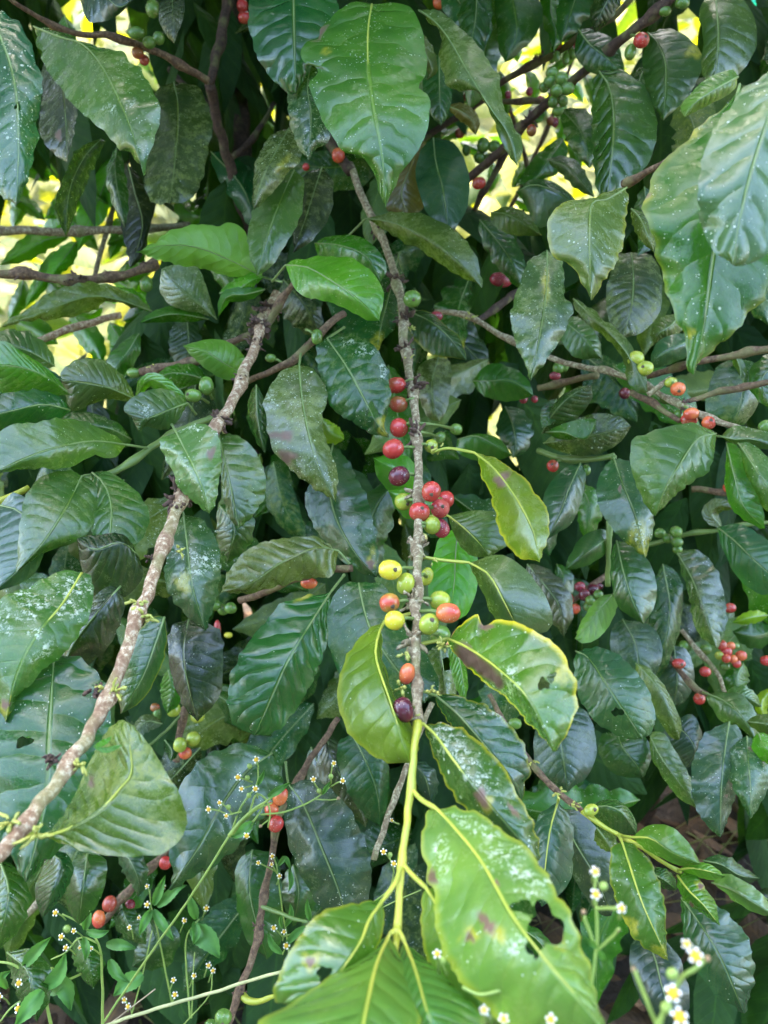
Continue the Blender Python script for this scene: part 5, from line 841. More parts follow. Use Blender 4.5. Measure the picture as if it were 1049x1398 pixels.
def flower(br, x, y, rp, d, face=(0, 0.35), stalk=None, spent=False):
    """rp: photo radius; face: lean of the head (right, up) away from facing the camera"""
    k = mpp(d); r = rp * k * .88; c = P(x, y, d)
    ax = (-FWD + RGT * face[0] + UPV * (face[1] + .25)).normalized(); t1 = ax.cross(UPV).normalized(); t2 = ax.cross(t1)
    rs = random.Random(int(x * 13 + y)); ph = rs.uniform(0, 6); V, F = [], []
    if not spent:
        for q in range(5):
            w = ph + q * 2 * math.pi / 5 + rs.uniform(-.12, .12); dr = t1 * math.cos(w) + t2 * math.sin(w); sd = dr.cross(ax); b0 = len(V); rr = r * rs.uniform(.86, 1.08)
            for (f, hw, up) in ((.36, .10, .02), (.60, .20, .05), (.78, .25, .04), (.88, .20, .0)):
                for s_ in (-1, 0, 1): V.append(c + dr * rr * (f + (.03 if s_ == 0 and f > .9 else 0)) + sd * (s_ * hw * r) + ax * (up * r + (0.02 * r if s_ == 0 else 0)))
            for j in range(3):
                for i in range(2): F.append((b0 + j * 3 + i, b0 + j * 3 + i + 1, b0 + j * 3 + i + 4, b0 + j * 3 + i + 3))
        fo = mesh_from('flower', V, F, PETAL, br, origin=c)
    V, F = [], []
    for j, (rr, h) in enumerate(((.56, -.05), (.52, .18), (.34, .34), (.02, .40))):
        for i in range(10):
            w = 2 * math.pi * i / 10; V.append(c + (t1 * math.cos(w) + t2 * math.sin(w)) * rr * r * (1 + .08 * rs.uniform(-1, 1)) + ax * h * r)
    for j in range(3):
        for i in range(10): F.append((j * 10 + i, j * 10 + (i + 1) % 10, (j + 1) * 10 + (i + 1) % 10, (j + 1) * 10 + i))
    if spent: fo = mesh_from('flower', V, F, SPENT, br, origin=c)
    else: mesh_from('flower_disc', V, F, DISC, fo)
    V, F = [], []
    for j, (rr, h) in enumerate(((.50, -.04), (.50, -.30), (.34, -.58), (.10, -.75))):
        for i in range(8):
            w = 2 * math.pi * i / 8; V.append(c + (t1 * math.cos(w) + t2 * math.sin(w)) * rr * r + ax * h * r)
    for j in range(3):
        for i in range(8): F.append((j * 8 + i, (j + 1) * 8 + i, (j + 1) * 8 + (i + 1) % 8, j * 8 + (i + 1) % 8))
    mesh_from('flower_cup', V, F, WEED, fo)
    if stalk:
        s0 = P(*stalk); e = c - ax * .7 * r; m_ = s0.lerp(e, .55) - ax * r * .5
        pts = [s0.lerp(m_, .5), m_, m_.lerp(e, .6), e]
        v, f = tube_geo([s0] + pts, [.0006, .00055, .0005, .0005, .0006], 6); mesh_from('stalk', v, f, WEED_STEM, fo)
def bud(br, x, y, rp, d):
    c = P(x, y, d); r = rp * mpp(d); V, F = [], []
    for j in range(7):
        th = math.pi * j / 6
        for i in range(9):
            w = 2 * math.pi * i / 9; V.append(c + Vector((math.sin(th) * math.cos(w), math.sin(th) * math.sin(w), 1.15 * math.cos(th))) * r)
    for j in range(6):
        for i in range(9): F.append((j * 9 + i, (j + 1) * 9 + i, (j + 1) * 9 + (i + 1) % 9, j * 9 + (i + 1) % 9))
    mesh_from('bud', V, F, WEED_STEM, br, origin=c)
def wleaf(br, pts, w, d, z=.004):
    """narrow toothed herb leaf"""
    n = 14; M = catmull(pts, n); V, F = [], []
    for k in range(n + 1):
        t = k / n; a, b_ = M[max(0, k - 1)], M[min(n, k + 1)]; tx, ty = b_[0] - a[0], b_[1] - a[1]; l = math.hypot(tx, ty) or 1
        hw = w * (math.sin(math.pi * min(1, (t * .93 + .05) ** .75)) ** 1.0) * (1 + .10 * (k % 2))
        for s_ in (-1, -.5, 0, .5, 1):
            V.append(P(M[k][0] + s_ * ty / l * hw, M[k][1] - s_ * tx / l * hw, d[0] + (d[1] - d[0]) * t - z * abs(s_) - .006 * math.sin(t * 3.14)))
    for k in range(n):
        for i in range(4): F.append((k * 5 + i, k * 5 + i + 1, k * 5 + i + 6, k * 5 + i + 5))
    mesh_from('leaf', V, F, WEED, br, origin=V[2])

b = weed('tallest wildflower, its straight green stem leaning right into a spray of tiny daisies', (140, 1398, .60))
wstem(b, [(140, 1398, .60), (200, 1310, .57), (260, 1225, .55), (313, 1141, .535)], (.0011, .0010))
wstem(b, [(313, 1141, .535), (335, 1115, .53), (358, 1098, .525), (372, 1088, .52)], (.0021, .0008))
wstem(b, [(318, 1135, .535), (345, 1122, .53), (362, 1095, .53)], (.0014, .0006)); wstem(b, [(340, 1112, .53), (350, 1085, .53), (364, 1092, .53), (369, 1110, .53), (366, 1130, .53)], (.0009, .0007))
wstem(b, [(318, 1132, .535), (330, 1100, .53), (350, 1072, .53), (353, 1045, .53)], (.001, .0006)); wstem(b, [(356, 1112, .53), (390, 1108, .53), (428, 1092, .53), (450, 1075, .53)], (.0009, .0006)); wstem(b, [(430, 1091, .53), (448, 1092, .53), (462, 1091, .53)], (.0006, .0005))
for x, y, rp, st in ((350, 1037, 6.5, (353, 1050)), (325, 1061, 6.5, (345, 1068)), (330, 1077, 5.5, (345, 1072)), (349, 1077, 6.5, (352, 1090)), (300, 1096, 5.5, (318, 1112)), (285, 1105, 6.5, (312, 1112)), (309, 1114, 5, (330, 1108)), (337, 1141, 6.5, (345, 1125)), (428, 1064, 6, (440, 1084)), (456, 1042, 5.5, (452, 1070)), (468, 1066, 6, (452, 1074))):
    flower(b, x, y, rp, .52, ((x - 350) * .006, (1090 - y) * .006), (st[0], st[1], .527))
flower(b, 356, 1128, 5, .52, (.2, .1), (366, 1120, .53), True); flower(b, 462, 1090, 5, .525, (.3, 0), None, True)
for x, y in ((341, 1046), (338, 1062), (312, 1102), (340, 1086), (452, 1060), (436, 1080)): bud(b, x, y, 3.6, .525)
wleaf(b, [(345, 1122), (325, 1140), (315, 1142)], 7, (.53, .53)); wleaf(b, [(366, 1088), (382, 1078), (397, 1068)], 5, (.525, .525)); wleaf(b, [(352, 1072), (358, 1060), (362, 1050)], 3, (.53, .53)); wleaf(b, [(440, 1085), (448, 1072), (452, 1066)], 3, (.53, .53))
wstem(b, [(318, 1138, .535), (335, 1118, .533), (352, 1104, .53), (372, 1096, .53)], (.0017, .0006))

b = weed('slender wildflower beside the knobbly brown twig, with two tufts of narrow leaves', (392, 1330, .60))
wstem(b, [(400, 1340, .60), (392, 1280, .585), (384, 1230, .575), (378, 1180, .57)], (.0009, .0006)); wstem(b, [(392, 1285, .585), (408, 1275, .58), (428, 1270, .575)], (.0006, .0005))
for x, y, rp in ((353, 1178, 5), (372, 1169, 5), (382, 1196, 5), (374, 1267, 6), (388, 1272, 5), (391, 1291, 6.5), (427, 1267, 6), (371, 1180, 4)): flower(b, x, y, rp, .565, ((x - 380) * .01, .3), (386 if y > 1230 else 378, y + 12, .572))
for p, w in (([(380, 1182), (390, 1172), (398, 1190)], 3.5), ([(396, 1188), (398, 1205), (394, 1218)], 3.5), ([(390, 1265), (398, 1248), (396, 1232)], 4), ([(424, 1258), (420, 1240), (420, 1226)], 4), ([(390, 1290), (410, 1270), (432, 1264)], 5), ([(385, 1302), (372, 1290), (366, 1272)], 5), ([(386, 1268), (383, 1258), (385, 1246)], 2.5), ([(395, 1300), (405, 1295), (415, 1280)], 3.5)): wleaf(b, p, w, (.57, .565))

b = weed('bushiest wildflower, in the lower left corner, with broad fresh green toothed leaves', (142, 1400, .55))
wstem(b, [(140, 1410, .56), (140, 1340, .55), (135, 1290, .54), (112, 1262, .535), (85, 1248, .53)], (.0014, .0007)); wstem(b, [(135, 1288, .54), (110, 1280, .535), (90, 1300, .53), (70, 1310, .53)], (.0009, .0006)); wstem(b, [(70, 1400, .50), (58, 1355, .495), (25, 1320, .49), (-10, 1312, .49)], (.0014, .0009))
wstem(b, [(110, 1330, .53), (60, 1352, .50), (20, 1372, .49), (0, 1395, .49)], (.0010, .0007))
for x, y, rp, d in ((76, 1246, 6.5, .52), (101, 1271, 5.5, .52), (84, 1279, 6.5, .52), (90, 1294, 6, .52), (109, 1294, 4, .53), (26, 1342, 7.5, .48), (25, 1377, 8, .48), (-1, 1361, 7.5, .48), (125, 1295, 4, .53)): flower(b, x, y, rp, d, (-.3, .3), (x + 14, y + 10, d + .012))
for x, y in ((24, 1314), (92, 1268), (57, 1352), (70, 1325)): bud(b, x, y, 4.5, .50)
for p, w, d in (([(32, 1320), (48, 1300), (70, 1279)], 8, .49), ([(60, 1350), (80, 1330), (90, 1300)], 10, .49), ([(58, 1352), (40, 1375), (20, 1402)], 12, .48), ([(116, 1270), (120, 1250), (124, 1235)], 6, .53), ([(115, 1280), (118, 1300), (116, 1312)], 6, .53), ([(145, 1290), (165, 1290), (187, 1295)], 8, .53), ([(118, 1272), (135, 1275), (150, 1270)], 6, .53), ([(150, 1310), (160, 1330), (178, 1342)], 8, .53), ([(10, 1350), (2, 1335), (15, 1325)], 6, .49), ([(64, 1355), (85, 1345), (97, 1380)], 14, .51)): wleaf(b, p, w, (d, d - .01))

b = weed('wildflower standing in the dark hollow, lower left of centre, with whorled lance leaves', (205, 1380, .68))
wstem(b, [(235, 1370, .68), (225, 1320, .67), (215, 1270, .66), (207, 1240, .655), (205, 1215, .65)], (.001, .0007)); wstem(b, [(180, 1385, .66), (195, 1330, .66), (208, 1270, .655)], (.0008, .0006)); wstem(b, [(260, 1390, .66), (255, 1330, .66), (255, 1280, .655), (272, 1255, .65)], (.0011, .0007)); wstem(b, [(262, 1390, .66), (264, 1330, .66), (266, 1300, .66)], (.0007, .0005)); wstem(b, [(250, 1400, .66), (285, 1360, .65), (290, 1330, .65)], (.0006, .0005))
for x, y, rp in ((223, 1211, 5.5), (201, 1235, 5.5), (201, 1210, 4.5), (190, 1253, 4), (282, 1240, 5.5), (252, 1257, 5), (285, 1318, 5.5), (291, 1325, 5), (265, 1332, 5), (237, 1338, 5), (239, 1358, 6), (170, 1365, 5.5), (175, 1374, 6), (177, 1266, 5)): flower(b, x, y, rp, .645, ((x - 220) * .006, .3), (x + (5 if x < 220 else -6), y + 16, .655))
for p, w in (([(207, 1242), (198, 1258), (190, 1278)], 6), ([(210, 1242), (222, 1262), (238, 1285)], 7), ([(210, 1236), (220, 1210), (226, 1195)], 6), ([(215, 1238), (240, 1215), (256, 1208)], 7), ([(268, 1255), (262, 1235), (258, 1220)], 7), ([(266, 1258), (268, 1275), (264, 1290)], 6), ([(262, 1265), (285, 1285), (300, 1308)], 15), ([(195, 1330), (170, 1345), (155, 1360)], 12)): wleaf(b, p, w, (.655, .645))

b = weed('small wildflower beside the green shoot below its lower fork, two daisies on a thread-thin stalk', (510, 1240, .52))
wstem(b, [(510, 1232, .50), (530, 1215, .49), (538, 1190, .48), (532, 1170, .475)], (.0006, .0005))
flower(b, 524, 1163, 6, .47, (-.2, .3), (532, 1172, .478)); flower(b, 538, 1179, 6, .47, (.2, .2), (538, 1192, .48)); bud(b, 533, 1167, 3.5, .475); flower(b, 535, 1120, 4, .56, (.4, .2), (545, 1125, .565))
wstem(b, [(480, 1262, .52), (530, 1235, .51), (575, 1215, .50)], (.0005, .0004))
b = weed('blurred wildflower in the foreground, a branching stalk of three daisies over the eaten leaf margin', (800, 1410, .26))
wstem(b, [(795, 1420, .262), (808, 1340, .262), (815, 1290, .262), (815, 1250, .262), (812, 1215, .262), (815, 1192, .262)], (.0008, .0005)); wstem(b, [(816, 1298, .262), (835, 1280, .258), (846, 1268, .255)], (.0006, .0006)); wstem(b, [(814, 1240, .262), (830, 1240, .258), (846, 1240, .255)], (.0007, .0007)); wstem(b, [(812, 1292, .262), (802, 1265, .262), (798, 1250, .262)], (.0007, .0006))
wstem(b, [(775, 1385, .262), (740, 1358, .265), (715, 1349, .268), (685, 1352, .27), (655, 1358, .272), (632, 1348, .275)], (.0010, .0008))
for x, y, rp in ((813, 1190, 9), (814, 1221, 9.5), (849, 1240, 9)): flower(b, x, y, rp, .252, (0, .5), (x - 3, y + 14, .258))
flower(b, 797, 1245, 7, .255, (0, .4), None, True); flower(b, 845, 1270, 4, .255, (0, .4), None, True); bud(b, 824, 1210, 6, .255)
wleaf(b, [(816, 1295), (805, 1285), (798, 1280)], 3, (.262, .26)); wleaf(b, [(817, 1298), (824, 1308), (827, 1315)], 3, (.262, .26))
b = weed('most blurred wildflower, at the bottom right corner, fat white daisies very near the viewer', (905, 1420, .23))
wstem(b, [(880, 1440, .23), (925, 1345, .228), (950, 1322, .225), (965, 1308, .225)], (.0010, .0008)); wstem(b, [(900, 1410, .23), (885, 1370, .23), (866, 1325, .23)], (.0008, .0007)); wstem(b, [(900, 1420, .23), (905, 1385, .228), (918, 1360, .226)], (.0009, .0007))
for x, y, rp in ((950, 1305, 15), (938, 1289, 9), (919, 1356, 16), (928, 1388, 16)): flower(b, x, y, rp, .222, (0, .5), None)
flower(b, 966, 1309, 9, .224, (.5, .3), None, True); flower(b, 865, 1323, 6, .228, (0, .4), None, True)
for x, y in ((910, 1376), (918, 1330)): bud(b, x, y, 8, .226)
b = weed('short wildflower at the bottom edge, daisies cut off before the big holed leaf', (720, 1430, .235))
for x, y, rp in ((752, 1392, 10), (688, 1391, 9), (661, 1379, 8), (597, 1302, 8)): flower(b, x, y, rp, .235 if x > 600 else .28, (0, .5), (x + 3, y + 26, .242 if x > 600 else .29))
bud(b, 604, 1312, 6, .285); wstem(b, [(610, 1330, .29), (604, 1318, .288)], (.0008, .0006)); wstem(b, [(755, 1440, .245), (754, 1405, .242)], (.0008, .0008))
b = thing('grass_stalk', 'long straw-coloured grass stalk lying aslant across the bottom left', 'grass stalk', P(140, 1402, .5))
wstem(b, [(138, 1402, .50), (210, 1378, .49), (290, 1355, .48), (360, 1333, .47), (420, 1318, .46)], (.0014, .0012), simple('straw', (.42, .42, .18), .6))
wstem(b, [(150, 1398, .52), (180, 1375, .52), (212, 1350, .52)], (.0007, .0005), DRYSTEM, 'seed_stalk')

# ================================================================== ground, litter, far things
def ground_z(x, y):
    r = max(0.0, y - 2.6)
    return 0.42 * r * (1 - math.exp(-r / 2.5)) * (1 if y < 14 else 1) + 0.05 * noise.noise(Vector((x * .9, y * .9, 0))) + 0.012 * noise.noise(Vector((x * 6, y * 6, 3)))
ax = sorted({s * v for s in (-1, 1) for v in [i * .07 for i in range(36)] + [2.6 + i * .4 for i in range(12)] + [8 + i * 2.5 for i in range(10)] + [40, 70, 120]})
ay = sorted(set([-120, -60, -25, -10, -4, -2, -1, -.5] + [i * .07 for i in range(48)] + [3.4 + i * .3 for i in range(24)] + [11 + i * 2 for i in range(15)] + [45, 60, 90]))
V = [Vector((x, y, ground_z(x, min(y, 45)))) for y in ay for x in ax]; W = len(ax)
F = [(j * W + i, j * W + i + 1, (j + 1) * W + i + 1, (j + 1) * W + i) for j in range(len(ay) - 1) for i in range(W - 1)]
gm = bpy.data.materials.new('soil_and_turf'); N = NT(gm); tc = N.n('ShaderNodeTexCoord'); v = tc.outputs['Object']
sy = N.n('ShaderNodeSeparateXYZ', {0: v}).outputs[1]
turf = N.m('ADD', sy, N.m('MULTIPLY', N.noise(v, 1.5, 3), 1.6))
soil = N.mix(N.ramp(N.noise(v, 18, 5, .7), .35, .65), c4((.035, .024, .016)), c4((.085, .058, .038)))
grs = N.mix(N.ramp(N.noise(v, 5, 5, .7), .35, .65), c4((.02, .045, .006)), c4((.13, .12, .020)))
cc = N.mix(N.ramp(turf, 2.1, 2.7), soil, grs)
pb = N.n('ShaderNodeBsdfPrincipled', {'Base Color': cc, 'Roughness': .95})
N.set(pb.inputs['Normal'], N.n('ShaderNodeBump', {'Height': N.noise(v, 60, 5, .7), 'Strength': 1.0, 'Distance': .02}).outputs[0]); N.t.links.new(pb.outputs[0], N.out.inputs[0])
g = mesh_from('ground', V, F, gm, None, origin=Vector()); g['kind'] = 'structure'; g['label'] = 'dark bare soil under the bush rising to a sunlit grassy bank behind'

def cards(name, spots, mat, shape=(6, 3)):
    """many small curved leaves in one mesh; spots: (position, dir, normal, length, width, droop)"""
    V, F, U = [], [], []
    nt, nu = shape
    for (p, dr, nm, ln, wd, dp) in spots:
        dr = dr.normalized(); sd = dr.cross(nm).normalized(); nm = sd.cross(dr); b0 = len(V); s0 = R_.random() * 50
        for k in range(nt + 1):
            t = k / nt; c = p + dr * ln * t - Vector((0, 0, 1)) * dp * ln * t * t
            w = wd * (profile(t) if 0 < k < nt else 0.04)
            for i in range(nu + 1):
                u_ = i / nu * 2 - 1
                V.append(c + sd * w * u_ + nm * (-0.25 * w * u_ * u_ + .10 * w * noise.noise(Vector((t * 4, u_, s0))))); U.append((i / nu, t))
        for k in range(nt):
            for i in range(nu): F.append((b0 + k * (nu + 1) + i, b0 + k * (nu + 1) + i + 1, b0 + (k + 1) * (nu + 1) + i + 1, b0 + (k + 1) * (nu + 1) + i))
    o = mesh_from(name, V, F, mat, None, origin=Vector())
    uvl = o.data.uv_layers.new(name='UVMap'); li = [0] * len(o.data.loops); o.data.loops.foreach_get('vertex_index', li)
    uvl.data.foreach_set('uv', [c for q in li for c in U[q]])
    return o
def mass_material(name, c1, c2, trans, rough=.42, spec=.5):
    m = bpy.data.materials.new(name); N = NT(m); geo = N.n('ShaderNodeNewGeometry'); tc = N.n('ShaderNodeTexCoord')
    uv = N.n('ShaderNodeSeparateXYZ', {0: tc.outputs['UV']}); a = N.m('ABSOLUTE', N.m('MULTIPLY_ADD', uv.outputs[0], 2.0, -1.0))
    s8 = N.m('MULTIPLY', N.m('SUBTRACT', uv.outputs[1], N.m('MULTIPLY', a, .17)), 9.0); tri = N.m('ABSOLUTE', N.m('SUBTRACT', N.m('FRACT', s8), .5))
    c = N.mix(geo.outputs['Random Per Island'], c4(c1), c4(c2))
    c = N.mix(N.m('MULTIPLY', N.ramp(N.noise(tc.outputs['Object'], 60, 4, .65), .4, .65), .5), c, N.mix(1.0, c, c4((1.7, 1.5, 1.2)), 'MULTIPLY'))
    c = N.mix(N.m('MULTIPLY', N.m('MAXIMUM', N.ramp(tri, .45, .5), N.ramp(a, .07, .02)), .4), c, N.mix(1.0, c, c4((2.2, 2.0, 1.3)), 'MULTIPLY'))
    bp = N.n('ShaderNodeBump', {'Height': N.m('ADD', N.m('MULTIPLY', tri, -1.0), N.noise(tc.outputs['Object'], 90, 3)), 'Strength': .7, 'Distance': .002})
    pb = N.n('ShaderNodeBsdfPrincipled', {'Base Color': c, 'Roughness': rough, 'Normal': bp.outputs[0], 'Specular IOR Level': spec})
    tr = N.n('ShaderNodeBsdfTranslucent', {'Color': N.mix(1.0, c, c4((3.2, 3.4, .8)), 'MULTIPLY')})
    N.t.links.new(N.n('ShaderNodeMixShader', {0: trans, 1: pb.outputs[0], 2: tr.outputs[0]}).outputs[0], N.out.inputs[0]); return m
SHADE = mass_material('inner_foliage', (.006, .026, .006), (.020, .056, .012), .2, .6, .15)  # near-black leaf colour carries the shade between inner leaves
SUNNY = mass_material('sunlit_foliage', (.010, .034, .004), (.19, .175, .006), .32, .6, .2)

def rand_dir(down=.5):
    return Vector((R_.uniform(-1, 1), R_.uniform(-1, .4), R_.uniform(-1, .5) - down))
anchors = {}
for o in list(COL.objects):
    if o.name.startswith('leaf') and o.parent and o.parent.name.startswith('coffee_branch'):
        q = parent_world(o) - CAM; dz = q.dot(FWD); k = TV / 699 * dz
        anchors.setdefault(o.parent, []).append((524.5 + q.dot(RGT) / k, 699 - q.dot(UPV) / k))
put = 0
while put < 165:
    x, y = R_.uniform(-20, 1070), R_.uniform(-40, 1230); dd = R_.uniform(.76, .95); ln = R_.uniform(.09, .15) / mpp(dd)
    a0 = R_.gauss(math.pi / 2, .75); x1, y1 = x + math.cos(a0) * ln, y + math.sin(a0) * ln * R_.uniform(.65, 1)
    if any(in_gap(x + (x1 - x) * f, y + (y1 - y) * f, 1.2) for f in (0, .3, .6, 1)) or ((x1 - 930) / 110) ** 2 + ((y1 - 1130) / 100) ** 2 < 1: continue
    br = min(anchors, key=lambda q: min((ax_ - x) ** 2 + (ay_ - y) ** 2 for ax_, ay_ in anchors[q]))
    if len(br.children) > 80 or (y < 110 and x < 330): continue
    if any(cd_ > dd - .05 and min(math.hypot(x + (x1 - x) * f - cx_, y + (y1 - y) * f - cy_) for f in (0, .2, .4, .6, .8, 1)) < ln * .2 + 9 for cx_, cy_, cd_ in CHP): continue
    cv = R_.uniform(-.16, .16) * ln; mx_, my_ = (x + x1) / 2 - math.sin(a0) * cv, (y + y1) / 2 + math.cos(a0) * cv; w_ = ln * R_.uniform(.16, .25); tilt = R_.uniform(.5, 1.15)
    sp_ = [('brn', x1, y1, R_.uniform(4, 12), R_.uniform(4, 12)), ('yel', x1, y1, 16, 16)] if R_.random() < .15 else []
    leaf(br, [(x, y), (mx_, my_), (x1, y1)], w_ * tilt, w_ * (1.65 - tilt), (dd, dd - R_.uniform(-.01, .05)), (R_.uniform(0, .02), R_.uniform(0, .02)), R_.uniform(0, .02), R_.choice(['dk', 'bl', 'md', 'vd', 'dk', 'bl', 'ol']), R_.uniform(.1, .7), R_.uniform(.1, 1.0), spots=sp_, wave=R_.uniform(.6, 1.3), gloss=R_.uniform(.2, .55), under=R_.random() < .12)  # mostly dark tints, so the colour makes these back leaves look shaded
    put += 1
sp = []
tries = 0
while len(sp) < 1900 and tries < 20000:
    tries += 1
    x, y = R_.uniform(-160, 1210), R_.uniform(-120, 1330); d = R_.uniform(.84, 1.45)
    if ((x - 930) / 110) ** 2 + ((y - 1130) / 100) ** 2 < 1: continue
    dr = rand_dir(.7); ln = R_.uniform(.10, .16)
    p = P(x, y, d)
    if p.z < .12: continue
    q = p + dr.normalized() * ln * .6 - CAM; dz = q.dot(FWD); k = TV / 699 * dz
    qx, qy = 524.5 + q.dot(RGT) / k, 699 - q.dot(UPV) / k
    if ((qx - 930) / 90) ** 2 + ((qy - 1130) / 80) ** 2 < 1: continue
    if in_gap(qx, qy, 1.25) or in_gap(x, y, 1.15): continue
    nm = Vector((R_.uniform(-.7, .7), R_.uniform(-1, .2), R_.uniform(.2, 1)))
    sp.append((p, dr, nm, ln, ln * R_.uniform(.19, .25), R_.uniform(.1, .5)))
# the bush's own crown, unseen above the frame, put in and thickened to block the sun
for k in range(6200):
    x, y, z = R_.uniform(-1.9, 1.9), R_.uniform(.55, 2.4), R_.uniform(1.35, 2.6)
    q = Vector((x, y, z)) - CAM; dz = q.dot(FWD)
    if dz > 0.05:
        kk = TV / 699 * dz; py = 699 - q.dot(UPV) / kk
        if py > -150: continue
    dr = rand_dir(.5); ln = R_.uniform(.10, .16)
    sp.append((Vector((x, y, z)), dr, Vector((R_.uniform(-.6, .6), R_.uniform(-.6, .6), 1)), ln, ln * R_.uniform(.19, .25), R_.uniform(.1, .5)))
SUN_EL, SUN_AZ = math.radians(56), math.radians(-14)     # the sun stands behind the bush, a little left
sd = Vector((math.sin(SUN_AZ) * math.cos(SUN_EL), math.cos(SUN_AZ) * math.cos(SUN_EL), math.sin(SUN_EL)))
for lf in [o for o in COL.objects if o.type == 'MESH' and o.name.startswith('leaf') and o.data.materials and o.data.materials[0] == LEAF]:  # unseen leaf cards added along the sun's rays to shade these leaves
    w0 = parent_world(lf)
    if w0.y > .8: continue
    vv = lf.data.vertices
    for q in range(0, len(vv), max(1, len(vv) // (7 if w0.z > .86 else 6))):
        p = w0 + vv[q].co + sd * (R_.uniform(.85, 1.5) if w0.z > .86 else R_.uniform(1.2, 1.9)) + Vector((R_.gauss(0, .015), R_.gauss(0, .015), 0))
        sp.append((p - Vector((.05, 0, 0)), Vector((1, R_.uniform(-.8, .8), -.1)), sd + Vector((R_.uniform(-.4, .4), R_.uniform(-.4, .4), 0)), R_.uniform(.11, .16), .034, .2))
for k in range(4400):                                                # unseen coffee row added behind the camera to block the low sky
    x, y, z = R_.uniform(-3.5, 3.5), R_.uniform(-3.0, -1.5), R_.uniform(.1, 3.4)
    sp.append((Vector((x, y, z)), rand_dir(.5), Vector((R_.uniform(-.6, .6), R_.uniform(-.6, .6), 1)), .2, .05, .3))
o = cards('shaded_foliage', sp, SHADE); o['kind'] = 'stuff'; o['label'] = 'dark mass of inner coffee leaves filling the shade behind the branches, and unseen leaves added to block light'; o['category'] = 'foliage'

sp = []
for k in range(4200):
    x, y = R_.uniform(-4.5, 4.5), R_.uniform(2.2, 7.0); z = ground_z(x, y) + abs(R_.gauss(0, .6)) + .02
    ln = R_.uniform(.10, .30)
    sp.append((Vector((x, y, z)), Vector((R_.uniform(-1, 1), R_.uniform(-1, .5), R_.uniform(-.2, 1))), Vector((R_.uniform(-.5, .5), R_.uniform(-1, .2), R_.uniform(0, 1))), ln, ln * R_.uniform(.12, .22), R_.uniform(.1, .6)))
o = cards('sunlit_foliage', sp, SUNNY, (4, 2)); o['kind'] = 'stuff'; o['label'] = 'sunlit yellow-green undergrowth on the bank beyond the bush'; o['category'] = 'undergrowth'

# leaf litter and dry grass on the soil
LIT = mass_material('dry_leaf', (.045, .028, .018), (.15, .10, .065), .08, .9, .1)
sp = []
for k in range(2200):
    x, y = R_.uniform(-1.3, 1.6), R_.uniform(.35, 1.6); z = ground_z(x, y) + R_.uniform(.004, .03); a = R_.uniform(0, 6.28); ln = R_.uniform(.03, .10)
    sp.append((Vector((x, y, z)), Vector((math.cos(a), math.sin(a), R_.uniform(-.3, .5))), Vector((R_.uniform(-.5, .5), R_.uniform(-.5, .5), 1)), ln, ln * R_.uniform(.15, .26), R_.uniform(-.3, .7)))
o = cards('leaf_litter', sp, LIT, (5, 4)); o['kind'] = 'stuff'; o['label'] = 'dry brown fallen leaves on the dark soil'; o['category'] = 'leaf litter'
V, F = [], []
for k in range(1800):
    x, y = R_.uniform(-1.0, 1.6), R_.uniform(.4, 2.4); z = ground_z(x, y); a = R_.uniform(0, 6.28); ln = R_.uniform(.08, .26); lean = R_.uniform(.3, 1.6)
    dr = Vector((math.cos(a) * lean, math.sin(a) * lean, 1)).normalized(); sd = Vector((-math.sin(a), math.cos(a), 0)); b0 = len(V)
    for j in range(5):
        t = j / 4; c = Vector((x, y, z)) + dr * ln * t - Vector((0, 0, 1)) * ln * .35 * t * t
        w = .0016 * (1 - t * .9); V += [c - sd * w, c + sd * w]
    F += [(b0 + j * 2, b0 + j * 2 + 1, b0 + j * 2 + 3, b0 + j * 2 + 2) for j in range(4)]
m = simple('dry_grass', (.26, .24, .09), .8, (.16, .19, .05), 12, trans=.2, lo=.45, hi=.55)
o = mesh_from('grass', V, F, m, None, origin=Vector()); o['kind'] = 'stuff'; o['label'] = 'thin half-dry grass blades on the soil'; o['category'] = 'grass'
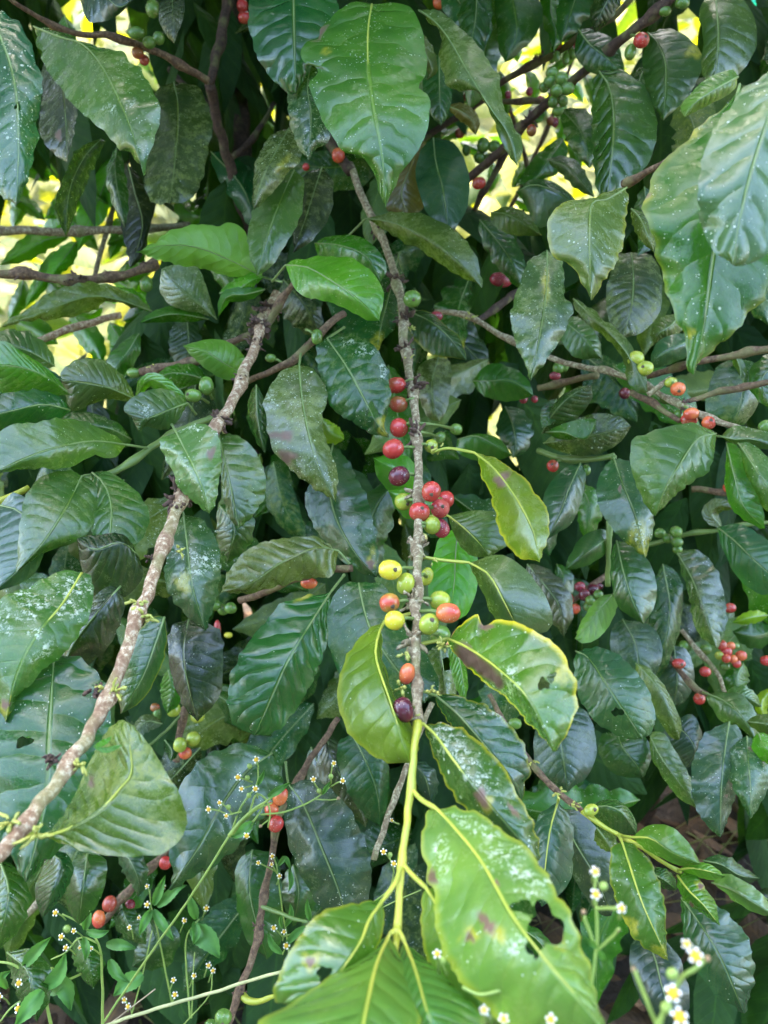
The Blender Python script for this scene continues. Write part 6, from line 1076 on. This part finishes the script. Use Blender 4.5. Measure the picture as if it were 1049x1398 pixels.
# scrap of turquoise sheet far behind, top right
b = thing('plastic_sheet', 'scrap of turquoise plastic sheet glimpsed at the top right corner', 'plastic sheet', P(1040, 40, 2.6))
V, F = [], []
for j in range(13):
    for i in range(9):
        x = 1024 + i * 5; y = -30 + j * 8; V.append(P(x + 8 * noise.noise(Vector((j * .5, 0, 3))), y, 2.6 + .10 * noise.noise(Vector((i * .5, j * .4, 2)))))
F = [(j * 9 + i, j * 9 + i + 1, (j + 1) * 9 + i + 1, (j + 1) * 9 + i) for j in range(12) for i in range(8)]
mesh_from('sheet', V, F, simple('turquoise_plastic', (.02, .40, .48), .35, (.015, .30, .40), 8, trans=.4), b)

# ================================================================== light
w = bpy.data.worlds.new('World'); S.world = w; w.use_nodes = True
nt = w.node_tree; nt.nodes.clear(); ow = nt.nodes.new('ShaderNodeOutputWorld'); bg = nt.nodes.new('ShaderNodeBackground'); sk = nt.nodes.new('ShaderNodeTexSky')
sk.sky_type = 'NISHITA'; sk.sun_disc = False; sk.sun_elevation = SUN_EL; sk.sun_rotation = SUN_AZ; sk.dust_density = 3.0; sk.air_density = 1.0; sk.ozone_density = 1.0
bg.inputs[1].default_value = 0.15; wb = nt.nodes.new('ShaderNodeMix'); wb.data_type = 'RGBA'; wb.blend_type = 'MULTIPLY'; wb.inputs[0].default_value = 1; wb.inputs[7].default_value = (1.0, .985, .95, 1)
nt.links.new(sk.outputs[0], wb.inputs[6]); nt.links.new(wb.outputs[2], bg.inputs[0]); nt.links.new(bg.outputs[0], ow.inputs[0])
ld = bpy.data.lights.new('sun', 'SUN'); ld.energy = 2.1; ld.angle = math.radians(0.53); ld.color = (1.0, .95, .86)
lo = bpy.data.objects.new('sun', ld); COL.objects.link(lo)
sd = Vector((math.sin(SUN_AZ) * math.cos(SUN_EL), math.cos(SUN_AZ) * math.cos(SUN_EL), math.sin(SUN_EL)))
lo.rotation_euler = sd.to_track_quat('Z', 'Y').to_euler(); lo.location = sd * 10
vs = S.view_settings; vs.view_transform = 'Standard'; vs.look = 'None'; vs.gamma = 1.0; vs.exposure = 4.25
S.cycles.max_bounces = 10; S.cycles.diffuse_bounces = 5; S.cycles.transmission_bounces = 6; S.cycles.use_denoising = True
S.cycles.sample_clamp_indirect = 8
